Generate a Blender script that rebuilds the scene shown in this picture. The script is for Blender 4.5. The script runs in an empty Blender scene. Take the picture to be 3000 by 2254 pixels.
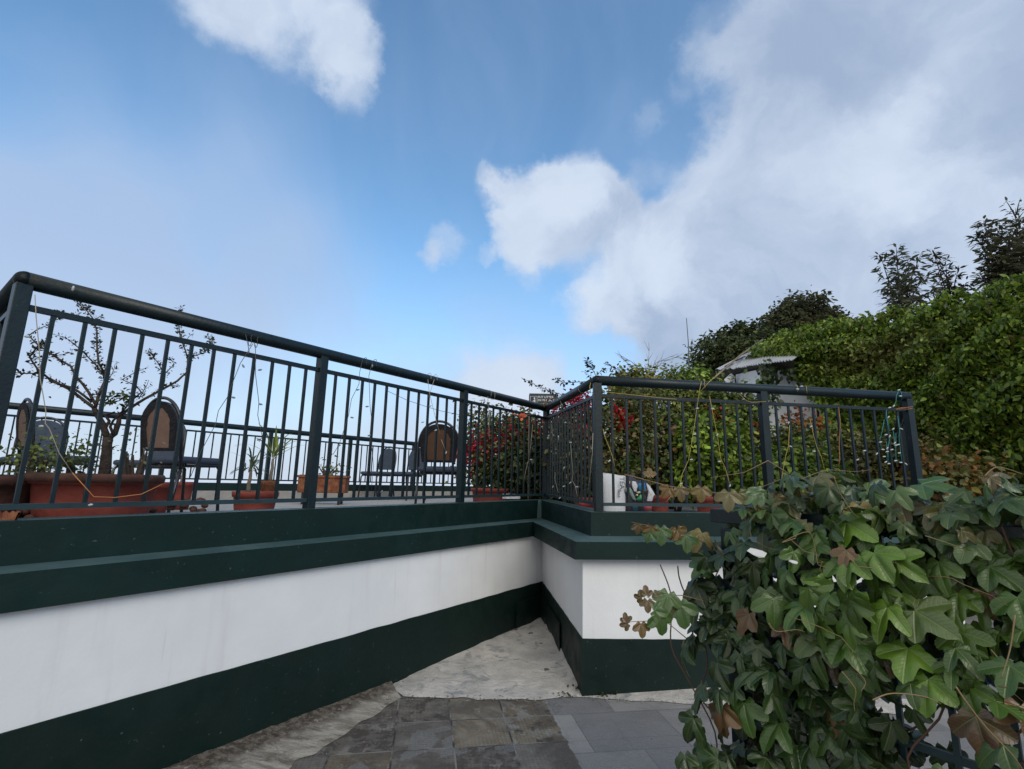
import bpy, math, random
import numpy as np
from mathutils import Vector, Matrix

random.seed(7)
RNG = np.random.default_rng(11)
PI = math.pi
scene = bpy.context.scene
COL = scene.collection

# ------------------------------------------------------------------ camera
EYE = 1.28
FPX, PITCH, ROLL = 1490.0, math.radians(11.0), math.radians(1.2)
CP, SP, CR, SR = math.cos(PITCH), math.sin(PITCH), math.cos(ROLL), math.sin(ROLL)

def ray(x, y):
    xi, yi = x - 1500.0, 1127.0 - y
    X = xi * CR - yi * SR
    Y = xi * SR + yi * CR
    u, v = X / FPX, Y / FPX
    return np.array([u, CP - v * SP, SP + v * CP])

def at(x, y, D):
    """world point seen at photo pixel x, y standing D metres ahead"""
    r = ray(x, y)
    r = r * (D / r[1])
    return np.array([r[0], r[1], r[2] + EYE])

def onz(x, y, z):
    r = ray(x, y)
    r = r * ((z - EYE) / r[2])
    return np.array([r[0], r[1], z])

cam_data = bpy.data.cameras.new('camera')
cam = bpy.data.objects.new('camera', cam_data)
COL.objects.link(cam)
cam_data.sensor_width = 36.0
cam_data.lens = FPX / 3000.0 * 36.0
cam_data.clip_start = 0.05
cam_data.clip_end = 20000.0
cam.matrix_world = Matrix.Translation((0, 0, EYE)) @ Matrix.Rotation(math.radians(90) + PITCH, 4, 'X') @ Matrix.Rotation(ROLL, 4, 'Z')
scene.camera = cam

# ------------------------------------------------------------------ mesh helpers
class MB:
    def __init__(s):
        s.v = []; s.f = []; s.sm = []
    def add(s, vs, fs, smooth=False):
        o = len(s.v)
        s.v.extend([tuple(map(float, p)) for p in vs])
        s.f.extend([tuple(i + o for i in f) for f in fs])
        s.sm.extend([smooth] * len(fs))
        return s
    def box(s, c, d, rz=0.0, M=None):
        cx, cy, cz = c; dx, dy, dz = d[0] / 2, d[1] / 2, d[2] / 2
        co, si = math.cos(rz), math.sin(rz)
        vs = []
        for z in (-dz, dz):
            for x, y in ((-dx, -dy), (dx, -dy), (dx, dy), (-dx, dy)):
                vs.append((cx + x * co - y * si, cy + x * si + y * co, cz + z))
        if M is not None: vs = [tuple(M @ Vector(p)) for p in vs]
        return s.add(vs, [(0, 3, 2, 1), (4, 5, 6, 7), (0, 1, 5, 4), (1, 2, 6, 5), (2, 3, 7, 6), (3, 0, 4, 7)])
    def bar(s, a, b, w, h, up=(0, 0, 1)):
        """rectangular bar from a to b, w across, h along up"""
        a = np.array(a, float); b = np.array(b, float)
        d = b - a; d /= np.linalg.norm(d)
        up = np.array(up, float)
        x = np.cross(d, up)
        if np.linalg.norm(x) < 1e-4:
            x = np.cross(d, (1, 0, 0))
        x /= np.linalg.norm(x)
        z = np.cross(x, d)
        vs = []
        for p in (a, b):
            for i, j in ((-1, -1), (1, -1), (1, 1), (-1, 1)):
                vs.append(p + x * i * w / 2 + z * j * h / 2)
        return s.add(vs, [(0, 1, 2, 3), (7, 6, 5, 4), (0, 4, 5, 1), (1, 5, 6, 2), (2, 6, 7, 3), (3, 7, 4, 0)])
    def tube(s, pts, r, n=8, caps=True):
        pts = [np.array(p, float) for p in pts]
        rs = r if hasattr(r, '__len__') else [r] * len(pts)
        k = len(pts); vs = []
        prev = None
        for i, p in enumerate(pts):
            if i == 0: t = pts[1] - p
            elif i == k - 1: t = p - pts[i - 1]
            else:
                t1 = p - pts[i - 1]; t2 = pts[i + 1] - p
                t = t1 / (np.linalg.norm(t1) + 1e-9) + t2 / (np.linalg.norm(t2) + 1e-9)
            t = t / (np.linalg.norm(t) + 1e-9)
            if prev is None:
                a = np.array((0, 0, 1.0)) if abs(t[2]) < .9 else np.array((1.0, 0, 0))
            else: a = prev
            x = a - t * np.dot(a, t)
            if np.linalg.norm(x) < 1e-6: x = np.cross(t, (0, 1, 0))
            x /= np.linalg.norm(x); prev = x
            y = np.cross(t, x)
            sc = 1.0
            if 0 < i < k - 1:
                c = np.dot(t, (pts[i + 1] - p) / (np.linalg.norm(pts[i + 1] - p) + 1e-9))
                sc = 1.0 / max(.6, c) ** .6
            for j in range(n):
                th = 2 * PI * j / n
                vs.append(p + (x * math.cos(th) + y * math.sin(th)) * rs[i] * sc)
        fs = []
        for i in range(k - 1):
            for j in range(n):
                a = i * n + j; b = i * n + (j + 1) % n
                fs.append((a, b, b + n, a + n))
        s.add(vs, fs, True)
        if caps:
            o = len(s.v) - k * n
            s.f.append(tuple(o + n - 1 - j for j in range(n))); s.sm.append(False)
            s.f.append(tuple(o + (k - 1) * n + j for j in range(n))); s.sm.append(False)
        return s
    def lathe(s, prof, c=(0, 0, 0), n=28, sx=1, sy=1, wob=0):
        vs = []; fs = []
        for (r, z) in prof:
            for j in range(n):
                th = 2 * PI * j / n
                rr = r * (1 + wob * math.sin(3 * th + z * 9) * .5)
                vs.append((c[0] + rr * math.cos(th) * sx, c[1] + rr * math.sin(th) * sy, c[2] + z))
        for i in range(len(prof) - 1):
            for j in range(n):
                a = i * n + j; b = i * n + (j + 1) % n
                fs.append((a, b, b + n, a + n))
        return s.add(vs, fs, True)
    def sphere(s, c, r, nu=10, nv=7, sc=(1, 1, 1)):
        prof = [(max(1e-4, math.sin(PI * i / nv)) * r, -math.cos(PI * i / nv) * r) for i in range(nv + 1)]
        vs = []; fs = []
        for (a, z) in prof:
            for j in range(nu):
                th = 2 * PI * j / nu
                vs.append((c[0] + a * math.cos(th) * sc[0], c[1] + a * math.sin(th) * sc[1], c[2] + z * sc[2]))
        for i in range(nv):
            for j in range(nu):
                a = i * nu + j; b = i * nu + (j + 1) % nu
                fs.append((a, b, b + nu, a + nu))
        return s.add(vs, fs, True)
    def strip(s, A, B, smooth=False):
        n = len(A); vs = list(A) + list(B)
        fs = [(i, i + 1, n + i + 1, n + i) for i in range(n - 1)]
        return s.add(vs, fs, smooth)
    def build(s, name, mat, parent=None, bevel=0, loc=None):
        me = bpy.data.meshes.new(name)
        me.from_pydata(s.v, [], s.f)
        me.polygons.foreach_set('use_smooth', s.sm)
        me.materials.append(mat)
        me.update()
        o = bpy.data.objects.new(name, me)
        COL.objects.link(o)
        if parent is not None: o.parent = parent
        if loc is not None: o.location = loc
        if bevel:
            m = o.modifiers.new('bevel', 'BEVEL'); m.width = bevel; m.segments = 2
            m.limit_method = 'ANGLE'
        return o

def tag(o, label=None, cat=None, group=None, kind=None):
    if label: o['label'] = label
    if cat: o['category'] = cat
    if group: o['group'] = group
    if kind: o['kind'] = kind
    return o

def empty(name, loc=(0, 0, 0), rz=0.0, label=None, cat=None, group=None):
    o = bpy.data.objects.new(name, None)
    o.empty_display_size = .1
    COL.objects.link(o)
    o.location = loc; o.rotation_euler = (0, 0, rz)
    return tag(o, label, cat, group)

def copy_tree(o, parent=None):
    c = o.copy(); COL.objects.link(c)
    if parent is not None: c.parent = parent
    for ch in [x for x in bpy.data.objects if x.parent == o]:
        copy_tree(ch, c)
    return c

# ------------------------------------------------------------------ materials
def mat(name, col=(.5, .5, .5), rough=.6, spec=.5, metal=0, noise=0, nscale=8, col2=None, bump=0, bscale=40, ndetail=5, lo=.35, hi=.7):
    m = bpy.data.materials.new(name); m.use_nodes = True
    nt = m.node_tree; b = nt.nodes['Principled BSDF']
    b.inputs['Base Color'].default_value = (*col, 1)
    b.inputs['Roughness'].default_value = rough
    b.inputs['Specular IOR Level'].default_value = spec
    b.inputs['Metallic'].default_value = metal
    tc = nt.nodes.new('ShaderNodeTexCoord')
    if col2 is not None:
        n = nt.nodes.new('ShaderNodeTexNoise'); n.inputs['Scale'].default_value = nscale; n.inputs['Detail'].default_value = ndetail
        n.inputs['Roughness'].default_value = .6
        nt.links.new(tc.outputs['Object'], n.inputs['Vector'])
        r = nt.nodes.new('ShaderNodeValToRGB')
        r.color_ramp.elements[0].color = (*col, 1); r.color_ramp.elements[0].position = lo
        r.color_ramp.elements[1].color = (*col2, 1); r.color_ramp.elements[1].position = hi
        nt.links.new(n.outputs['Fac'], r.inputs['Fac']); nt.links.new(r.outputs['Color'], b.inputs['Base Color'])
    if bump:
        n2 = nt.nodes.new('ShaderNodeTexNoise'); n2.inputs['Scale'].default_value = bscale; n2.inputs['Detail'].default_value = 4
        nt.links.new(tc.outputs['Object'], n2.inputs['Vector'])
        bp = nt.nodes.new('ShaderNodeBump'); bp.inputs['Strength'].default_value = bump; bp.inputs['Distance'].default_value = .01
        nt.links.new(n2.outputs['Fac'], bp.inputs['Height']); nt.links.new(bp.outputs['Normal'], b.inputs['Normal'])
    return m

class NT:
    """tiny node helper"""
    def __init__(s, nt): s.nt = nt
    def n(s, t, **kw):
        o = s.nt.nodes.new(t)
        for k, v in kw.items(): setattr(o, k, v)
        return o
    def l(s, a, b): s.nt.links.new(a, b)
    def math(s, op, a, b=None, c=None, clamp=False):
        o = s.n('ShaderNodeMath', operation=op, use_clamp=clamp)
        for i, x in enumerate((a, b, c)):
            if x is None: continue
            if isinstance(x, (int, float)): o.inputs[i].default_value = x
            else: s.l(x, o.inputs[i])
        return o.outputs[0]
    def mix(s, f, a, b, blend='MIX'):
        o = s.n('ShaderNodeMix', data_type='RGBA', blend_type=blend)
        for i, x in ((0, f), (6, a), (7, b)):
            if isinstance(x, (int, float)): o.inputs[i].default_value = x
            elif isinstance(x, tuple): o.inputs[i].default_value = (*x, 1)
            else: s.l(x, o.inputs[i])
        return o.outputs[2]
    def noise(s, vec, scale, detail=5, rough=.55, dist=0):
        o = s.n('ShaderNodeTexNoise'); o.inputs['Scale'].default_value = scale; o.inputs['Detail'].default_value = detail
        o.inputs['Roughness'].default_value = rough; o.inputs['Distortion'].default_value = dist
        if vec is not None: s.l(vec, o.inputs['Vector'])
        return o.outputs['Fac']
    def mr(s, v, a, b, c=0.0, d=1.0, smooth=True):
        o = s.n('ShaderNodeMapRange'); o.interpolation_type = 'SMOOTHSTEP' if smooth else 'LINEAR'
        s.l(v, o.inputs[0])
        for i, x in zip((1, 2, 3, 4), (a, b, c, d)): o.inputs[i].default_value = x
        return o.outputs[0]

def leaf_mat(name, rough=.45, trans=.25, spec=.5, veins=False):
    m = bpy.data.materials.new(name); m.use_nodes = True
    nt = m.node_tree; h = NT(nt); b = nt.nodes['Principled BSDF']; out = nt.nodes['Material Output']
    at_ = h.n('ShaderNodeAttribute', attribute_name='leafcol')
    col = h.mix(1.0, at_.outputs['Color'], (1.10, 1.06, .78), 'MULTIPLY')
    tc = h.n('ShaderNodeTexCoord')
    nz = h.noise(tc.outputs['Object'], 30, 3)
    col = h.mix(h.mr(nz, .3, .75, 0, .35), col, (.25, .3, .12), 'MULTIPLY') if not veins else col
    b.inputs['Roughness'].default_value = rough
    b.inputs['Specular IOR Level'].default_value = spec
    if veins:
        uv = h.n('ShaderNodeUVMap', uv_map='leafuv')
        sp = h.n('ShaderNodeSeparateXYZ'); h.l(uv.outputs[0], sp.inputs[0])
        # u = across the nearest lobe vein, v = along it
        u = h.math('ABSOLUTE', sp.outputs[0])
        mid = h.mr(u, .012, .03, 1, 0)
        w = h.math('ADD', h.math('MULTIPLY', sp.outputs[1], 9.0), h.math('MULTIPLY', u, -7.0))
        side = h.math('ABSOLUTE', h.math('SUBTRACT', h.math('FRACT', w), .5))
        sidev = h.mr(side, .0, .10, .32, 0)
        v = h.math('MAXIMUM', mid, sidev)
        nz2 = h.noise(tc.outputs['Object'], 22, 4)
        col = h.mix(1.0, col, (.86, 1.06, .92), 'MULTIPLY')
        col = h.mix(h.mr(nz2, .35, .75, 0, .28), col, h.mix(.5, col, (.16, .2, .05)))
        colv = h.mix(h.math('MULTIPLY', v, .22), col, (.20, .27, .09))
        col = colv
        bp = h.n('ShaderNodeBump'); bp.inputs['Strength'].default_value = .5; bp.inputs['Distance'].default_value = .003
        hh = h.math('ADD', h.math('MULTIPLY', v, -1.0), h.math('MULTIPLY', h.noise(tc.outputs['Object'], 60, 3), .9))
        h.l(hh, bp.inputs['Height']); h.l(bp.outputs['Normal'], b.inputs['Normal'])
    h.l(col, b.inputs['Base Color'])
    tr = h.n('ShaderNodeBsdfTranslucent'); h.l(h.mix(.5, col, (.25, .4, .05), 'MIX') if False else col, tr.inputs['Color'])
    mx = h.n('ShaderNodeMixShader'); mx.inputs[0].default_value = trans
    h.l(b.outputs[0], mx.inputs[1]); h.l(tr.outputs[0], mx.inputs[2]); h.l(mx.outputs[0], out.inputs[0])
    return m

def paint_green(name, base, light):
    m = bpy.data.materials.new(name); m.use_nodes = True
    h = NT(m.node_tree); b = m.node_tree.nodes['Principled BSDF']
    tc = h.n('ShaderNodeTexCoord'); o = tc.outputs['Object']
    a = h.mr(h.noise(o, 3, 6, .6), .35, .75)
    c = h.mix(a, base, light)
    sc = h.mr(h.noise(o, 60, 3, .5), .70, .74)
    c = h.mix(h.math('MULTIPLY', sc, .35), c, (.12, .2, .19))
    h.l(c, b.inputs['Base Color'])
    b.inputs['Specular IOR Level'].default_value = .25
    h.l(h.mr(h.noise(o, 8, 4), .3, .7, .45, .7), b.inputs['Roughness'])
    bp = h.n('ShaderNodeBump'); bp.inputs['Strength'].default_value = .35; bp.inputs['Distance'].default_value = .006
    h.l(h.math('ADD', h.noise(o, 14, 5), h.math('MULTIPLY', h.noise(o, 90, 3), .3)), bp.inputs['Height']); h.l(bp.outputs['Normal'], b.inputs['Normal'])
    return m

def add_scuffs(m, col, scale=30, lo=.70, hi=.735, k=.5):
    h = NT(m.node_tree); b = m.node_tree.nodes['Principled BSDF']; l = b.inputs['Base Color'].links[0].from_socket
    tc = h.n('ShaderNodeTexCoord'); f = h.mr(h.noise(tc.outputs['Object'], scale, 5, .65), lo, hi, 0, k)
    h.l(h.mix(f, l, col), b.inputs['Base Color'])
M = {}
M['rail'] = mat('rail_paint', (.0032, .010, .013), .42, .35, col2=(.006, .0155, .020), nscale=14, bump=.15, bscale=60)
M['rail_dark'] = mat('rail_paint_dark', (.012, .03, .036), .45, .4, col2=(.02, .042, .05), nscale=10)
add_scuffs(M['rail'], (.10, .11, .11)); add_scuffs(M['rail'], (.06, .03, .018), 9, .66, .72, .6)
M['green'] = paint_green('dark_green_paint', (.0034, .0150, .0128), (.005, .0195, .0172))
M['green_top'] = paint_green('paler_green_paint', (.040, .078, .080), (.070, .112, .115))  # paler green for the coping, ledge top and corner fillet
M['skirt'] = paint_green('skirting_green_paint', (.0036, .0130, .0105), (.005, .0165, .0138))

def white_wall():
    m = bpy.data.materials.new('white_plaster'); m.use_nodes = True
    h = NT(m.node_tree); b = m.node_tree.nodes['Principled BSDF']
    tc = h.n('ShaderNodeTexCoord'); o = tc.outputs['Object']
    mp = h.n('ShaderNodeMapping'); mp.inputs['Scale'].default_value = (9, 9, .5); h.l(o, mp.inputs[0])
    streak = h.mr(h.noise(mp.outputs[0], 1.4, 5, .6), .52, .85)
    blot = h.mr(h.noise(o, 2.2, 6, .6), .35, .8)
    c = h.mix(blot, (.67, .68, .70), (.75, .757, .77))
    c = h.mix(h.math('MULTIPLY', streak, .42), c, (.50, .44, .45))
    grime = h.mr(h.noise(o, 1.1, 7, .65, .5), .5, .8)
    c = h.mix(h.math('MULTIPLY', grime, .35), c, (.47, .47, .47))
    mp2 = h.n('ShaderNodeMapping'); mp2.inputs['Scale'].default_value = (26, 26, 1.1); h.l(o, mp2.inputs[0])
    c = h.mix(h.math('MULTIPLY', h.mr(h.noise(mp2.outputs[0], 1.0, 5, .6), .64, .78), .38), c, (.40, .37, .34))
    speck = h.mr(h.noise(o, 34, 4, .7), .70, .76)
    c = h.mix(h.math('MULTIPLY', speck, .30), c, (.4, .41, .42))
    h.l(c, b.inputs['Base Color']); b.inputs['Roughness'].default_value = .7; b.inputs['Specular IOR Level'].default_value = .3
    bp = h.n('ShaderNodeBump'); bp.inputs['Strength'].default_value = .4; bp.inputs['Distance'].default_value = .008
    h.l(h.math('ADD', h.noise(o, 5, 5), h.math('MULTIPLY', h.noise(o, 70, 3), .2)), bp.inputs['Height']); h.l(bp.outputs['Normal'], b.inputs['Normal'])
    return m
M['white'] = white_wall()

def cement():
    m = bpy.data.materials.new('rough_cement'); m.use_nodes = True
    h = NT(m.node_tree); b = m.node_tree.nodes['Principled BSDF']
    tc = h.n('ShaderNodeTexCoord'); o = tc.outputs['Object']
    c = h.mix(h.mr(h.noise(o, 3.0, 7, .65), .3, .7), (.36, .345, .325), (.60, .565, .525))
    c = h.mix(h.math('MULTIPLY', h.mr(h.noise(o, 7, 6, .7, 1.0), .56, .66), .55), c, (.20, .22, .235))
    c = h.mix(h.mr(h.noise(o, 16, 5, .7), .66, .69), c, (.07, .065, .06))
    c = h.mix(h.math('MULTIPLY', h.mr(h.noise(o, 5, 9, .7, .5), .56, .59), .6), c, (.20, .215, .225))
    c = h.mix(h.math('MULTIPLY', h.mr(h.noise(o, 2.6, 6, .6, .4), .55, .68), .4), c, (.22, .20, .17))
    for (px_, py_, rr_) in ((1492, 1848, .085), (1585, 1890, .02), (1600, 1960, .025), (1555, 1860, .03)):
        w0 = onz(px_, py_, 0.03)
        dd = h.n('ShaderNodeVectorMath', operation='DISTANCE'); h.l(o, dd.inputs[0]); dd.inputs[1].default_value = tuple(w0)
        mk = h.mr(h.math('ADD', dd.outputs['Value'], h.math('MULTIPLY', h.math('SUBTRACT', h.noise(o, 30, 6, .7), .5), rr_ * 2.2)), rr_ * .75, rr_, 1, 0)
        c = h.mix(h.math('MULTIPLY', mk, .85), c, (.045, .036, .03))
    h.l(c, b.inputs['Base Color']); b.inputs['Roughness'].default_value = .85
    bp = h.n('ShaderNodeBump'); bp.inputs['Strength'].default_value = .9; bp.inputs['Distance'].default_value = .03
    h.l(h.noise(o, 16, 9, .72), bp.inputs['Height']); h.l(bp.outputs['Normal'], b.inputs['Normal'])
    return m
M['cement'] = cement()

def mortar():
    m = bpy.data.materials.new('stained_mortar'); m.use_nodes = True
    h = NT(m.node_tree); b = m.node_tree.nodes['Principled BSDF']
    tc = h.n('ShaderNodeTexCoord'); o = tc.outputs['Object']
    mp = h.n('ShaderNodeMapping'); mp.inputs['Rotation'].default_value = (0, 0, math.radians(-58)); mp.inputs['Scale'].default_value = (1, 3.4, 1); h.l(o, mp.inputs[0])
    c = h.mix(h.mr(h.noise(mp.outputs[0], 5, 8, .7, .6), .36, .6), (.15, .13, .105), (.36, .335, .29))
    A_, B_ = onz(463, 2254, 0), onz(1118, 1976, 0); t_ = B_ - A_; t_ = t_ / np.linalg.norm(t_); nn_ = (t_[1], -t_[0], 0)
    dd = h.n('ShaderNodeVectorMath', operation='DOT_PRODUCT'); h.l(o, dd.inputs[0]); dd.inputs[1].default_value = tuple(map(float, nn_))
    dist = h.math('SUBTRACT', dd.outputs['Value'], float(A_ @ np.array(nn_)))
    dist = h.math('ADD', dist, h.math('MULTIPLY', h.math('SUBTRACT', h.noise(o, 7, 8, .7), .5), .28))
    c = h.mix(h.mr(dist, .22, .34, .92, 0), c, h.mix(h.mr(h.noise(o, 26, 6, .7), .42, .6), (.035, .024, .017), (.15, .125, .10)))
    c = h.mix(h.math('MULTIPLY', h.mr(h.noise(o, 28, 5, .7), .58, .68), .7), c, (.36, .34, .31))
    c = h.mix(h.math('MULTIPLY', h.mr(h.noise(o, 4, 3), .6, .7), .5), c, (.05, .045, .02))
    h.l(c, b.inputs['Base Color']); b.inputs['Roughness'].default_value = .9
    bp = h.n('ShaderNodeBump'); bp.inputs['Strength'].default_value = 1.0; bp.inputs['Distance'].default_value = .03
    h.l(h.noise(o, 22, 8, .7), bp.inputs['Height']); h.l(bp.outputs['Normal'], b.inputs['Normal'])
    return m
M['mortar'] = mortar()

def tiles():
    m = bpy.data.materials.new('pavement_tiles'); m.use_nodes = True
    h = NT(m.node_tree); b = m.node_tree.nodes['Principled BSDF']
    tc = h.n('ShaderNodeTexCoord'); o = tc.outputs['Object']
    wob = h.n('ShaderNodeVectorMath', operation='ADD')
    nv = h.n('ShaderNodeTexNoise'); nv.inputs['Scale'].default_value = 3.0; h.l(o, nv.inputs['Vector'])
    sc = h.n('ShaderNodeVectorMath', operation='SCALE'); sc.inputs['Scale'].default_value = .012; h.l(nv.outputs['Color'], sc.inputs[0])
    h.l(o, wob.inputs[0]); h.l(sc.outputs[0], wob.inputs[1])
    mp = h.n('ShaderNodeMapping'); mp.vector_type = 'POINT'
    ang = math.radians(-9)
    mp.inputs['Rotation'].default_value = (0, 0, ang)
    mp.inputs['Location'].default_value = (TLX, TLY, 0)
    h.l(wob.outputs[0], mp.inputs[0])
    def brick(w, r, off, mort, seed):
        bk = h.n('ShaderNodeTexBrick'); bk.offset = off; bk.squash = 1.0
        bk.inputs['Scale'].default_value = 1.0; bk.inputs['Brick Width'].default_value = w; bk.inputs['Row Height'].default_value = r
        bk.inputs['Mortar Size'].default_value = mort; bk.inputs['Mortar Smooth'].default_value = .3
        bk.inputs['Color1'].default_value = (0, 0, 0, 1); bk.inputs['Color2'].default_value = (1, 1, 1, 1)
        bk.inputs['Mortar'].default_value = (.5, .5, .5, 1); bk.inputs['Bias'].default_value = seed
        h.l(mp.outputs[0], bk.inputs['Vector'])
        return bk.outputs['Color'], bk.outputs['Fac']
    rc, rf = brick(.295, .295, 0, .005, 0)
    dv = h.n('ShaderNodeVectorMath', operation='SCALE'); dv.inputs['Scale'].default_value = 1 / .295; h.l(mp.outputs[0], dv.inputs[0])
    fv = h.n('ShaderNodeVectorMath', operation='FLOOR'); h.l(dv.outputs[0], fv.inputs[0])
    wn = h.n('ShaderNodeTexWhiteNoise', noise_dimensions='2D'); h.l(fv.outputs[0], wn.inputs['Vector'])
    sw = h.n('ShaderNodeSeparateColor'); h.l(wn.outputs['Color'], sw.inputs[0])
    var, var2, var3 = sw.outputs[0], sw.outputs[1], sw.outputs[2]
    # worn tiles on the left
    base = h.mix(var, (.042, .033, .028), (.15, .138, .125))
    base = h.mix(h.mr(var2, .55, .85, 0, .8), base, (.175, .14, .09))
    big = h.noise(o, 1.6, 6, .62)
    base = h.mix(h.mr(big, .52, .68, 0, .75), base, (.165, .15, .12))
    fine = h.mr(h.noise(o, 18, 7, .72), .42, .62)
    base = h.mix(h.math('MULTIPLY', fine, .42), base, (.19, .185, .17))
    flake = h.mr(h.math('ADD', h.noise(o, 8, 9, .68, .3), h.math('MULTIPLY', var3, .10)), .60, .63)
    base = h.mix(h.math('MULTIPLY', flake, h.mr(var2, .3, .6, .15, .75)), base, (.22, .215, .20))
    flk2 = h.mr(h.math('ADD', h.noise(o, 11, 9, .72, .2), h.math('MULTIPLY', var, .08)), .565, .595)
    base = h.mix(h.math('MULTIPLY', flk2, h.mr(var3, .45, .7, .12, .75)), base, (.034, .027, .023))
    spk = h.mr(h.noise(o, 120, 2, .5), .70, .73)
    base = h.mix(h.math('MULTIPLY', spk, .7), base, (.35, .34, .33))
    gr = h.n('ShaderNodeTexWave'); gr.bands_direction = 'X'; gr.inputs['Scale'].default_value = 16; gr.inputs['Distortion'].default_value = .8
    h.l(mp.outputs[0], gr.inputs['Vector'])
    gr2 = h.n('ShaderNodeTexWave'); gr2.bands_direction = 'Y'; gr2.inputs['Scale'].default_value = 16; gr2.inputs['Distortion'].default_value = .8
    h.l(mp.outputs[0], gr2.inputs['Vector'])
    rib = h.math('MULTIPLY', gr.outputs['Fac'], gr2.outputs['Fac'])
    ribm = h.math('MULTIPLY', rib, h.mr(h.noise(o, 2.6, 4), .42, .6, 0, .5))
    base = h.mix(ribm, base, (.04, .037, .034))
    damp = h.mr(h.noise(o, 2.1, 7, .62, .8), .47, .58)
    base = h.mix(h.math('MULTIPLY', damp, .55), base, (.038, .030, .025))
    wet = h.mr(h.noise(o, 3.4, 4, .55, .7), .585, .60)
    base = h.mix(h.math('MULTIPLY', wet, .6), base, (.14, .145, .15))
    joint = h.mix(h.mr(h.noise(o, 5, 3), .4, .6), (.028, .026, .026), (.17, .16, .15))
    base = h.mix(rf, base, joint)
    # smoother blue-grey slabs on the right
    mp0 = mp
    mp = h.n('ShaderNodeMapping'); mp.inputs['Rotation'].default_value = (0, 0, ang); mp.inputs['Location'].default_value = (.141, .26, 0); h.l(wob.outputs[0], mp.inputs[0])
    rc2, rf2 = brick(.51, .42, .5, .003, .1)
    v2 = h.n('ShaderNodeRGBToBW'); h.l(rc2, v2.inputs[0]); v2 = v2.outputs[0]
    b2 = h.mix(v2, (.13, .128, .132), (.235, .228, .222))
    b2 = h.mix(h.mr(h.noise(o, 4, 7, .65), .45, .75, 0, .5), b2, (.11, .113, .12))
    b2 = h.mix(h.math('MULTIPLY', h.mr(h.noise(o, 90, 3, .6), .56, .66), .35), b2, (.30, .30, .31))
    b2 = h.mix(h.math('MULTIPLY', rf2, .7), b2, (.075, .075, .085))
    sx = h.n('ShaderNodeSeparateXYZ'); h.l(o, sx.inputs[0])
    # boundary line x = a + b*y
    (x0, y0, _), (x1, y1, _) = onz(1590, 2045, 0), onz(1705, 2254, 0)
    sl = (x1 - x0) / (y1 - y0)
    d = h.math('SUBTRACT', h.math('SUBTRACT', sx.outputs[0], x0), h.math('MULTIPLY', h.math('SUBTRACT', sx.outputs[1], y0), sl))
    d = h.math('ADD', d, h.math('MULTIPLY', h.math('SUBTRACT', h.noise(o, 14, 4), .5), .05))
    side = h.mr(d, -.004, .006)
    c = h.mix(side, base, b2)
    h.l(c, b.inputs['Base Color'])
    ro = h.math('SUBTRACT', h.mr(h.noise(o, 7, 5), .3, .7, .5, .85), h.math('MULTIPLY', wet, .38))
    h.l(ro, b.inputs['Roughness'])
    bp = h.n('ShaderNodeBump'); bp.inputs['Strength'].default_value = .6; bp.inputs['Distance'].default_value = .006
    hh = h.math('SUBTRACT', h.math('ADD', h.noise(o, 30, 6, .7), h.math('MULTIPLY', rib, .25)), rf)
    h.l(hh, bp.inputs['Height']); h.l(bp.outputs['Normal'], b.inputs['Normal'])
    return m
TLX, TLY = 0.0963, 0.149
M['tiles'] = tiles()
M['floor'] = mat('terrace_floor', (.24, .225, .21), .8, col2=(.34, .32, .30), nscale=5, bump=.3)
M['ground'] = mat('ground_earth', (.05, .075, .03), .9, col2=(.09, .09, .05), nscale=.4)
M['mist'] = mat('white_mist', (.80, .82, .86), 1.0, .0, col2=(.72, .76, .82), nscale=.004)
M['terra'] = mat('terracotta', (.19, .040, .030), .75, .25, col2=(.25, .062, .045), nscale=9, bump=.25)
M['terra_rust'] = mat('weathered_terracotta', (.13, .035, .018), .8, .25, col2=(.22, .10, .05), nscale=22, bump=.3)
M['pot_dark'] = mat('mossy_pot', (.05, .026, .02), .8, .3, col2=(.12, .05, .035), nscale=10, bump=.5)
M['soil'] = mat('soil', (.02, .013, .009), .95, .2, bump=.8, bscale=30)
M['fabric'] = mat('navy_upholstery', (.035, .048, .075), .8, .3, col2=(.05, .066, .098), nscale=30, bump=.2, bscale=200)
M['torn'] = mat('torn_black_fabric', (.008, .008, .011), .85, .2, col2=(.02, .02, .026), nscale=25, bump=.8, bscale=60)
M['board'] = mat('bare_hardboard', (.125, .078, .060), .75, .25, col2=(.18, .112, .088), nscale=6, bump=.2)
M['board_brown'] = mat('brown_hardboard', (.070, .034, .020), .75, .25, col2=(.10, .05, .03), nscale=6, bump=.2)
M['steel'] = mat('black_chair_tube', (.012, .013, .018), .35, .5)
M['bark'] = mat('bark', (.030, .022, .018), .9, .2, col2=(.075, .058, .048), nscale=25, bump=1.0, bscale=60)
M['twig'] = mat('twig', (.05, .036, .03), .85, .2, col2=(.09, .07, .055), nscale=20)
M['palebark'] = mat('pale_stem', (.16, .13, .10), .85, .2, col2=(.22, .18, .14), nscale=20)
M['wire'] = mat('pale_wire', (.34, .30, .22), .6)
M['wire_yellow'] = mat('yellow_wire', (.42, .32, .06), .6)
M['wire_orange'] = mat('orange_wire', (.45, .18, .05), .6)
M['wire_teal'] = mat('teal_wire', (.02, .20, .19), .5)
M['wire_dark'] = mat('dark_wire', (.05, .055, .06), .6)
M['bulb'] = mat('clear_bulb_cap', (.42, .43, .42), .25, .6)
M['bulb_grey'] = mat('grey_bulb_cap', (.17, .19, .20), .3, .6)
M['sign'] = mat('sign_face', (.022, .035, .042), .4, .4)
M['signwhite'] = mat('sign_white', (.62, .64, .64), .6)
M['zinc'] = mat('zinc_sheet', (.36, .37, .39), .5, .4, metal=.15, col2=(.46, .47, .49), nscale=6)
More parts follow.
